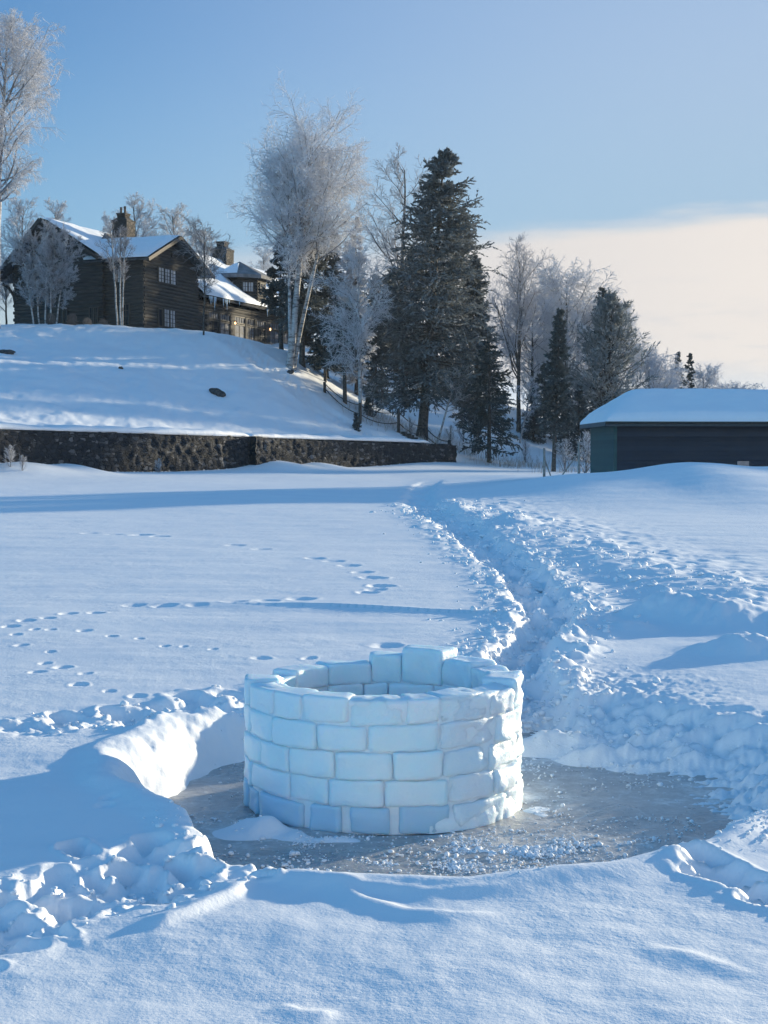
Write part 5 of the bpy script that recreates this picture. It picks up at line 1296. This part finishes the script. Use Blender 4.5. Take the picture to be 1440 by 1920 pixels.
def rocks():
    V0, F0 = ico()
    for px, Y, s, rz, rot, lab in [(408, 101, (.62, .3, .20), -.5, .35, 'dark flat rock poking through the middle of the snowy hillside'), (14, 100.5, (.62, .35, .12), 0, .05, 'dark flat rock at the left edge of the hillside'), (545, 112.5, (.28, .2, .12), 0, 0, 'small dark stub showing through the snow below the birch trunk'), (228, 101, (.16, .12, .08), 0, 0, 'tiny dark stub showing through the left hillside snow')]:
        import bmesh
        bm = bmesh.new(); bmesh.ops.create_icosphere(bm, subdivisions=3, radius=1)
        me = bpy.data.meshes.new('rock')
        for v in bm.verts:
            k = 1 + .25 * float(fbm(np.array([v.co.x * 1.4 + px]), np.array([v.co.y * 1.4 + v.co.z]), 3, 4)[0]); v.co = Vector((v.co.x * s[0] * k, v.co.y * s[1] * k, v.co.z * s[2] * k * 1.5))
        bm.to_mesh(me); bm.free(); x, y, z = spot(px, Y)
        o = link_mesh('rock', me, M_ROCK, label=lab, cat='rock'); o.location = (x, y, z + s[2] * .6); o.rotation_euler = (.3, rot, rz)
rocks()
def dry_grass():
    rng = np.random.RandomState(8); tb = TB(); C = []
    for px, Y, n, sp in [(955, 111, 150, 1.4), (985, 113, 120, 1.6), (800, 110.8, 90, 1.2), (725, 113, 120, 1.8), (760, 116, 90, 1.5), (690, 110, 70, 1.2), (870, 114, 80, 1.5), (1010, 118, 80, 2), (1075, 100, 80, 1.6), (840, 120, 90, 2.2)]:
        x, y, z = spot(px, Y)
        for i in range(n):
            a, b = x + rng.normal(0, sp), y + rng.normal(0, sp * .7); C.append((a, b))
    C = np.array(C); Z = height(C[:, 0], C[:, 1], False); n = len(C); h = rng.uniform(.25, .75, n); ln = rng.normal(0, .22, (n, 2))
    Q = np.stack([np.stack([C[:, 0] + ln[:, 0] * f * f * h, C[:, 1] + ln[:, 1] * f * f * h, Z - .05 + h * f], 1) for f in (0, .5, 1)], 1)
    tb.tubes(Q, np.full((n, 1), .012) * np.array([[1, .8, .4]]), 3, rng.uniform(0, 1, n))
    link_mesh('dry_grass', tb.mesh('dry_grass'), M_GRASS, label='thin dry grass stalks poking through the snow under the trees', kind='stuff')
dry_grass()

# ------------------------------------------------------------------ sky, sun, camera
def sky():
    w = bpy.data.worlds.new('World'); SC.world = w; w.use_nodes = True; nt = w.node_tree
    bg = nt.nodes['Background']; bg.inputs[1].default_value = .12
    st = nd(nt, 'ShaderNodeTexSky', sky_type='NISHITA', sun_disc=False, sun_elevation=SUN_EL, sun_rotation=SUN_AZ, altitude=300, air_density=1.0, dust_density=.6, ozone_density=2.2)
    tint = nd(nt, 'ShaderNodeMix', data_type='RGBA', blend_type='MULTIPLY'); tint.inputs[0].default_value = 1
    nt.links.new(st.outputs[0], tint.inputs[6]); tint.inputs[7].default_value = (*TINT, 1)
    tc = nd(nt, 'ShaderNodeTexCoord'); sp = nd(nt, 'ShaderNodeSeparateXYZ'); nt.links.new(tc.outputs['Generated'], sp.inputs[0])
    def mth(op, a, b=None, c=None):
        n = nd(nt, 'ShaderNodeMath', operation=op)
        for i, v in enumerate((a, b, c)):
            if v is None: continue
            if isinstance(v, (int, float)): n.inputs[i].default_value = v
            else: nt.links.new(v, n.inputs[i])
        return n.outputs[0]
    def mr(v, a, b, c=0.0, d=1.0):
        n = nd(nt, 'ShaderNodeMapRange', interpolation_type='SMOOTHSTEP'); nt.links.new(v, n.inputs[0])
        for i, q in zip((1, 2, 3, 4), (a, b, c, d)): n.inputs[i].default_value = q
        return n.outputs[0]
    el = mth('MULTIPLY', mth('ARCSINE', sp.outputs[2]), 180 / PI)
    az = mth('MULTIPLY', mth('ARCTAN2', sp.outputs[0], sp.outputs[1]), 180 / PI)
    cb = nd(nt, 'ShaderNodeCombineXYZ'); nt.links.new(mth('MULTIPLY', az, .10), cb.inputs[0]); nt.links.new(mth('MULTIPLY', el, .55), cb.inputs[1])
    n1 = noise(nt, 1.0, 6, .55, cb.outputs[0]); n2 = noise(nt, 2.6, 5, .6, cb.outputs[0])
    edge = mth('ADD', mth('MULTIPLY_ADD', az, .06, 8.15), mth('MULTIPLY', mth('SUBTRACT', n1.outputs[0], .5), 2.4))
    d = mth('SUBTRACT', edge, el)
    deck = mth('MULTIPLY', mr(d, -.45, .75), mr(az, -6.0, 5.0, .38, 1.0))
    low = mth('MULTIPLY', mr(el, 16.5, 5), mr(az, -20, 6, .42, .76))            # pale haze low in the sky
    gap = mth('MULTIPLY', mr(el, 3.6, 2.1), .55)
    wisp = mth('MULTIPLY', mth('MULTIPLY', mr(n2.outputs[0], .50, .70), mr(el, 8.5, 3.0)), .42)
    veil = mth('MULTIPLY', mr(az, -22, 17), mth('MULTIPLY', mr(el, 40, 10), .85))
    def mix(fac, a, col):
        n = nd(nt, 'ShaderNodeMix', data_type='RGBA'); nt.links.new(fac, n.inputs[0]); nt.links.new(a, n.inputs[6]); n.inputs[7].default_value = (*col, 1); return n.outputs[2]
    k = 1.0 / (.12 * 2 ** EXPO)
    c = lambda r, g, b: (r * k, g * k, b * k)
    # sky multiplied brighter overhead and behind the viewer, added to lift the shade
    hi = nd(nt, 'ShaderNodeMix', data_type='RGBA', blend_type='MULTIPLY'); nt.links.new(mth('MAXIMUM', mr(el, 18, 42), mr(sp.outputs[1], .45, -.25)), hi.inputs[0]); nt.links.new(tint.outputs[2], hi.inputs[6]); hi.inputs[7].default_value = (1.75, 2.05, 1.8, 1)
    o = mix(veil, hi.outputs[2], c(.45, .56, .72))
    o = mix(low, o, c(.365, .545, .70))
    o = mix(deck, o, c(.765, .735, .725))
    o = mix(mth('MULTIPLY', deck, mr(az, 3, 17)), o, c(.86, .80, .755))
    o = mix(mth('MULTIPLY', wisp, deck), o, c(.62, .64, .70))
    o = mix(mth('MULTIPLY', gap, deck), o, c(.62, .72, .82))
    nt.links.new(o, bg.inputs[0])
TINT = (.397, .64, .883)
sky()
sd = bpy.data.lights.new('sun', 'SUN'); sd.energy = 4.25; sd.angle = R(1.0); sd.color = (1.0, .87, .62)
so = bpy.data.objects.new('sun', sd); COL.objects.link(so)
sv = Vector((math.sin(SUN_AZ) * math.cos(SUN_EL), math.cos(SUN_AZ) * math.cos(SUN_EL), math.sin(SUN_EL)))
so.rotation_euler = sv.to_track_quat('Z', 'Y').to_euler(); so.location = (60, 60, 40)

cd = bpy.data.cameras.new('camera'); cam = bpy.data.objects.new('camera', cd); COL.objects.link(cam)
cam.location = (0, 0, EYE); cam.rotation_euler = (PI / 2 - PITCH, 0, 0)
cd.sensor_fit = 'AUTO'; cd.sensor_width = 36; cd.lens = F / 1920 * 36; cd.clip_end = 6000; cd.clip_start = .1
SC.camera = cam
SC.view_settings.view_transform = 'Standard'; SC.view_settings.look = 'None'; SC.view_settings.exposure = EXPO; SC.view_settings.gamma = 1
SC.render.resolution_x = 768; SC.render.resolution_y = 1024
SC.cycles.max_bounces = 6; SC.cycles.diffuse_bounces = 3; SC.cycles.transparent_max_bounces = 6
SC.cycles.use_denoising = True

# frosty air over the lake
def haze():
    m = bpy.data.materials.new('frosty_air'); m.use_nodes = True; nt = m.node_tree; nt.nodes.remove(nt.nodes['Principled BSDF'])
    v = nd(nt, 'ShaderNodeVolumePrincipled'); v.inputs['Color'].default_value = (.68, .84, 1, 1); v.inputs['Density'].default_value = HAZE; v.inputs['Anisotropy'].default_value = .35
    nt.links.new(v.outputs[0], nt.nodes['Material Output'].inputs['Volume'])
    MB().box(-1450, 1450, -120, 1300, -2.2, 36).obj('haze', m, None, label='thin frosty air over the lake and hill', kind='stuff')
HAZE = .00012
haze()
